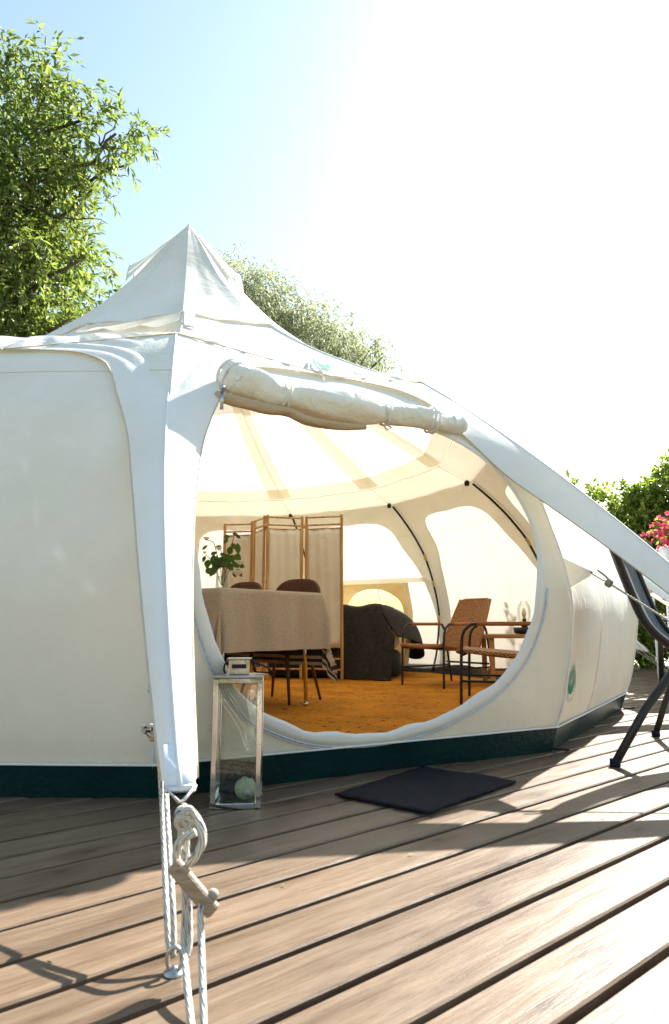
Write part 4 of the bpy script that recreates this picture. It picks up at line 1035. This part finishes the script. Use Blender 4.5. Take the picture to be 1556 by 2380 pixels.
# white rack with planter
wm = simple('white_painted_metal', (.72, .73, .74), .45, var=.05)
rk = thing('plant_rack', 'white metal plant rack standing in front of the hedge at the right edge', 'plant stand', (3.55, 7.0, 0))
for x in (3.38, 4.25):
    for y in (6.85, 7.15): MB().tube([(x, y, 0), (x, y, 1.16)], .016, 8).build('post', wm, rk)
for z in (.33, .62, .90, 1.14):
    for y in (6.85, 7.15): MB().box((3.815, y, z), (.84, .025, .03)).build('rail', wm, rk, smooth=False)
    for j in range(4): MB().box((3.48+j*.22, 7.0, z+.012), (.03, .27, .012)).build('slat', wm, rk, smooth=False)
pb = MB().box((3.85, 7.0, 1.26), (.92, .26, .19), ch=.04).build('flower_box', 'pot'); tag(pb, 'pale grey flower box on top of the white rack', 'planter')

# ------------------------------------------------------------ foliage
def quads_leaves(C, D, S, L, Wd, name, m, parent=None, fold=True):
    """C bases, D directions, S side vectors (unit), L lengths, Wd widths"""
    n = len(C); N = np.cross(S, D)
    b0 = C; mid = C+D*(L*.45)[:, None]; tip = C+D*L[:, None]-N*(L*.12)[:, None]
    lf = mid-S*(Wd/2)[:, None]+N*(Wd*.15)[:, None]; rt = mid+S*(Wd/2)[:, None]+N*(Wd*.15)[:, None]
    V = np.stack([b0, rt, tip, lf], 1).reshape(-1, 3)
    me = bpy.data.meshes.new(name); me.vertices.add(4*n); me.vertices.foreach_set('co', V.ravel().astype(np.float32))
    me.loops.add(6*n); me.polygons.add(2*n)
    base = (np.arange(n)*4)[:, None]; idx = (base+np.array([[0, 1, 2, 0, 2, 3]])).ravel()
    me.loops.foreach_set('vertex_index', idx.astype(np.int32)); me.polygons.foreach_set('loop_start', (np.arange(2*n)*3).astype(np.int32)); me.polygons.foreach_set('loop_total', np.full(2*n, 3, np.int32))
    me.update(calc_edges=True); me.validate(); me.materials.append(M[m])
    o = bpy.data.objects.new(name, me); COL.objects.link(o)
    if parent is not None: o.parent = parent; o.matrix_parent_inverse = parent.matrix_world.inverted()
    return o
def unit(v): return v/(np.linalg.norm(v, axis=-1, keepdims=True)+1e-9)
def sprays(blobs, ntw, per, L, Wl, twig, droop=0., up=.3, shell=.55, seed=1, spread=.9):
    """blobs: (centre, radius) ; returns leaves arranged along twigs"""
    rs = np.random.default_rng(seed); vol = np.array([b_[1]**2.3 for b_ in blobs]); cnt = np.maximum(3, (ntw*vol/vol.sum())).astype(int)
    Cs, Ds, Ss = [], [], []; tw = []
    for (c, r), n in zip(blobs, cnt):
        d = unit(rs.normal(size=(n, 3))); rad = r*(shell+(1-shell)*rs.random(n))**1.0
        rad = np.where(rs.random(n) < .35, r*rs.random(n)**.5, rad)*(1+.18*np.sin(d[:, 0]*7+c[0]*3)*np.sin(d[:, 2]*6+c[2]))
        o = np.array(c)+d*rad[:, None]*np.array([1, 1, .95])
        t = unit(d*.8+rs.normal(size=(n, 3))*.55+np.array([0, 0, up]))
        tw.append((o, t))
        for j in range(per):
            s_ = (j+.5)/per; dd = t.copy(); dd[:, 2] -= droop*s_; dd = unit(dd)
            pos = o+dd*(twig*s_)+np.array([0, 0, -droop*twig*s_*s_*.5])
            side = unit(np.cross(dd, rs.normal(size=(n, 3)))); sg = 1 if j % 2 else -1
            ld = unit(dd*.75+side*sg*spread+rs.normal(size=(n, 3))*.25+np.array([0, 0, -droop*.8-.1]))
            Cs.append(pos); Ds.append(ld); Ss.append(unit(np.cross(ld, rs.normal(size=(n, 3))*.6+np.array([0, 0, 1.]))))
    C = np.concatenate(Cs); D = np.concatenate(Ds); S = np.concatenate(Ss); n = len(C)
    return C, D, S, L*(.65+.6*rs.random(n)), Wl*(.7+.5*rs.random(n)), tw
def limb(mb, a, b_, r0, r1, wob=.15, n=8):
    a = np.array(a, float); b_ = np.array(b_, float); pts = [a+(b_-a)*i/n+(np.array([random.uniform(-1, 1), random.uniform(-1, 1), random.uniform(-.5, .5)])*wob*np.linalg.norm(b_-a)*.12 if 0 < i < n else 0) for i in range(n+1)]
    mb.tube(pts, list(np.linspace(r0, r1, n+1)), 7); return pts
def px_blobs(L, Y, dY):
    out = []
    for (u, v, r) in L: y = Y+random.uniform(-dY, dY); out.append((W(u, v, y), r/F*y*1.02)) 
    return out
# big tree on the left
BT_ = px_blobs([(15, 150, 70), (115, 165, 62), (60, 250, 105), (190, 250, 66), (180, 340, 95), (270, 310, 58), (322, 310, 36), (292, 385, 34), (90, 400, 110), (215, 440, 42), (120, 500, 80), (40, 560, 100), (150, 585, 50), (188, 605, 24), (50, 680, 90), (125, 700, 50), (160, 742, 26), (20, 780, 80), (110, 780, 40)], 9.6, .6)
BT_ += [(np.array([-6.2, 9.9, 7.5]), 1.9), (np.array([-6.4, 10.2, 5.2]), 1.8), (np.array([-7.6, 9.8, 6.5]), 1.9), (np.array([-5.6, 10.8, 6.6]), 1.5), (np.array([-5.0, 10.6, 4.4]), 1.2)]
tr1 = thing('leafy_tree', 'tall leafy green tree rising behind the left side of the tent', 'tree', (-6.1, 10.1, -.3))
C, D, S, L, Wd, tw = sprays(BT_, 4400, 12,   .155, .048, .40, droop=.45, up=.35, shell=.62, seed=3)
o = quads_leaves(C, D, S, L, Wd, 'crown', 'leaf_ash', tr1); o['kind'] = 'stuff'
mb = MB(); tk = np.array([-6.1, 10.1, -.3]); limb(mb, tk, (-6.0, 10.1, 3.2), .26, .18); limb(mb, (-6.0, 10.1, 3.2), (-6.3, 10.0, 7.6), .17, .05)
for c, r in BT_:
    s0 = np.array([-6.05, 10.1, max(2.6, min(6.8, c[2]-.9))]); limb(mb, s0, c, .065, .018, .5, 10)
    for q in range(4):
        e_ = c+unit(rng.normal(size=3))*r*.8; limb(mb, c+(s0-c)*.1, e_, .016, .004, .6, 5)
p0 = limb(mb, W(-60, 745, 9.4)+[0, 0, 1.9], W(100, 475, 9.3), .06, .03, .5); limb(mb, W(60, 487, 9.3), W(250, 520, 9.2), .022, .004, .7)
mb.build('trunk', 'bark', tr1)
# willow behind the tent
WB = px_blobs([(497, 585, 16), (530, 620, 26), (575, 650, 34), (620, 665, 34), (655, 700, 34), (700, 720, 32), (745, 745, 36), (790, 780, 34), (830, 800, 28), (868, 800, 24), (890, 830, 20), (908, 850, 14), (560, 720, 60), (640, 770, 60), (720, 810, 55), (800, 850, 50), (480, 660, 60), (600, 850, 80)], 14.5, .8)
tr2 = thing('willow_tree', 'feathery willow with haze-pale leaf colour seen above the right slope of the tent roof', 'tree', (-1.6, 15.2, -.3))
C, D, S, L, Wd, tw = sprays(WB, 2300, 13, .17, .026, .75, droop=.9, up=.5, seed=5, spread=.45)
o = quads_leaves(C, D, S, L, Wd, 'crown', 'leaf_willow_hazed', tr2); o['kind'] = 'stuff'
mb = MB(); limb(mb, (-1.6, 15.2, -.3), (-1.5, 15.0, 3.0), .3, .2)
for c, r in WB: limb(mb, (-1.5, 15.0, 3.0), c, .07, .012, .35, 10)
mb.build('trunk', 'bark', tr2)
# hedge at the right
hb = []
for i in range(46):
    x = 3.6+rng.random()*5.4; y = 8.6+rng.random()*1.0; z = .1+rng.random()*1.95; hb.append((np.array([x, y, z]), .42))
for (u, v, r) in ((1400, 1175, 34), (1445, 1165, 34), (1490, 1170, 34), (1535, 1135, 40), (1560, 1100, 30), (1600, 1090, 50), (1420, 1230, 40), (1480, 1240, 50), (1540, 1230, 50), (1395, 1150, 14), (1325, 1120, 5), (1350, 1140, 5), (1375, 1155, 9)): hb.append((W(u, v, 8.9), r/F*8.9))
hg = thing('hedge', 'dense leafy green hedge behind the garden furniture at the right', 'hedge', (6, 9.1, -.3))
C, D, S, L, Wd, tw = sprays(hb, 11500, 9, .075, .046, .17, droop=.15, up=.4, seed=8)
o = quads_leaves(C, D, S, L, Wd, 'foliage', 'leaf_hedge', hg); o['kind'] = 'stuff'
mb = MB()
for i in range(26): x = 3.6+i*.21; limb(mb, (x, 9.1+.2*math.sin(i), -.3), (x+random.uniform(-.4, .4), 9.1, 1.9), .03, .008, .5)
mb.build('stems', 'bark', hg)
# pink flowers on the rack
fl = thing('pink_flowers', 'trailing pink flowers with leaves in the grey flower box', 'flowers', (3.85, 7.0, 1.36))
PB = [(W(u, v, 6.95), r/F*6.95) for u, v, r in ((1520, 1250, 14), (1545, 1235, 20), (1560, 1225, 22), (1535, 1270, 14), (1600, 1240, 30), (1660, 1250, 30))]
C, D, S, L, Wd, tw = sprays(PB, 120, 6, .05, .042, .10, droop=.1, up=.5, seed=11)
k_ = rng.random(len(C)) < .60
quads_leaves(C[k_], D[k_], S[k_], L[k_], Wd[k_]*1.3, 'blossoms', 'pink_petal', fl)['kind'] = 'stuff'
k_ = ~k_; quads_leaves(C[k_], D[k_], S[k_], L[k_], Wd[k_], 'leaves', 'leaf_hedge', fl)['kind'] = 'stuff'
mb = MB()
for c, r in PB: limb(mb, (c[0], 7.0, 1.34), c, .005, .002, .5)
mb.build('stems', 'stem', fl)

# garden hedge on the near side of the deck, seen only mirrored in the lantern's steel
hb = [(np.array([-9+18*rng.random(), -6.4-1.2*rng.random(), .0+1.2*rng.random()]), .5) for i in range(60)]
h2 = thing('hedge', 'low green hedge on the near side of the deck, mirrored in the lantern', 'hedge', (0, -7, -.3))
C, D, S, L, Wd, tw = sprays(hb, 3600, 9, .13, .08, .22, droop=.15, up=.4, seed=18)
quads_leaves(C, D, S, L, Wd, 'foliage', 'leaf_hedge', h2)['kind'] = 'stuff'
mb = MB()
for i in range(18): x = -8.5+i; limb(mb, (x, -7, -.3), (x+random.uniform(-.3, .3), -7, 1.2), .04, .01, .5)
mb.build('stems', 'bark', h2)

# a few dry leaves blown on to the boards
lm = simple('dry_leaf', (.22, .14, .06), .8, var=.3)
for (u, v, wh) in ((655, 2058, 'at the shadow edge right of the toggle'), (960, 1985, 'in shade just below the doormat'), (1130, 1930, 'just in front of the near corner of the doormat'), (1290, 1850, 'in the sunny gap right of the doormat'), (1395, 1905, 'below the foot of the recliner'), (1010, 2080, 'in full sun, below the thin band of shadow'), (300, 1985, 'in deep shade left of the guy ropes'), (120, 2240, 'near the rope shadows at the lower left'), (1180, 1810, 'by the right tip of the doormat')):
    p = G(u, v, .0045); a = random.uniform(0, 6.28); mb = MB(); d_ = np.array([math.cos(a), math.sin(a), 0]); leaf(mb, p, p+d_*random.uniform(.010, .018), .006, (0, 0, 1), -.2)
    tag(mb.build('fallen_leaf', lm), 'tiny dry leaf on the deck '+wh, 'leaf', 'dry leaves scattered on the deck')
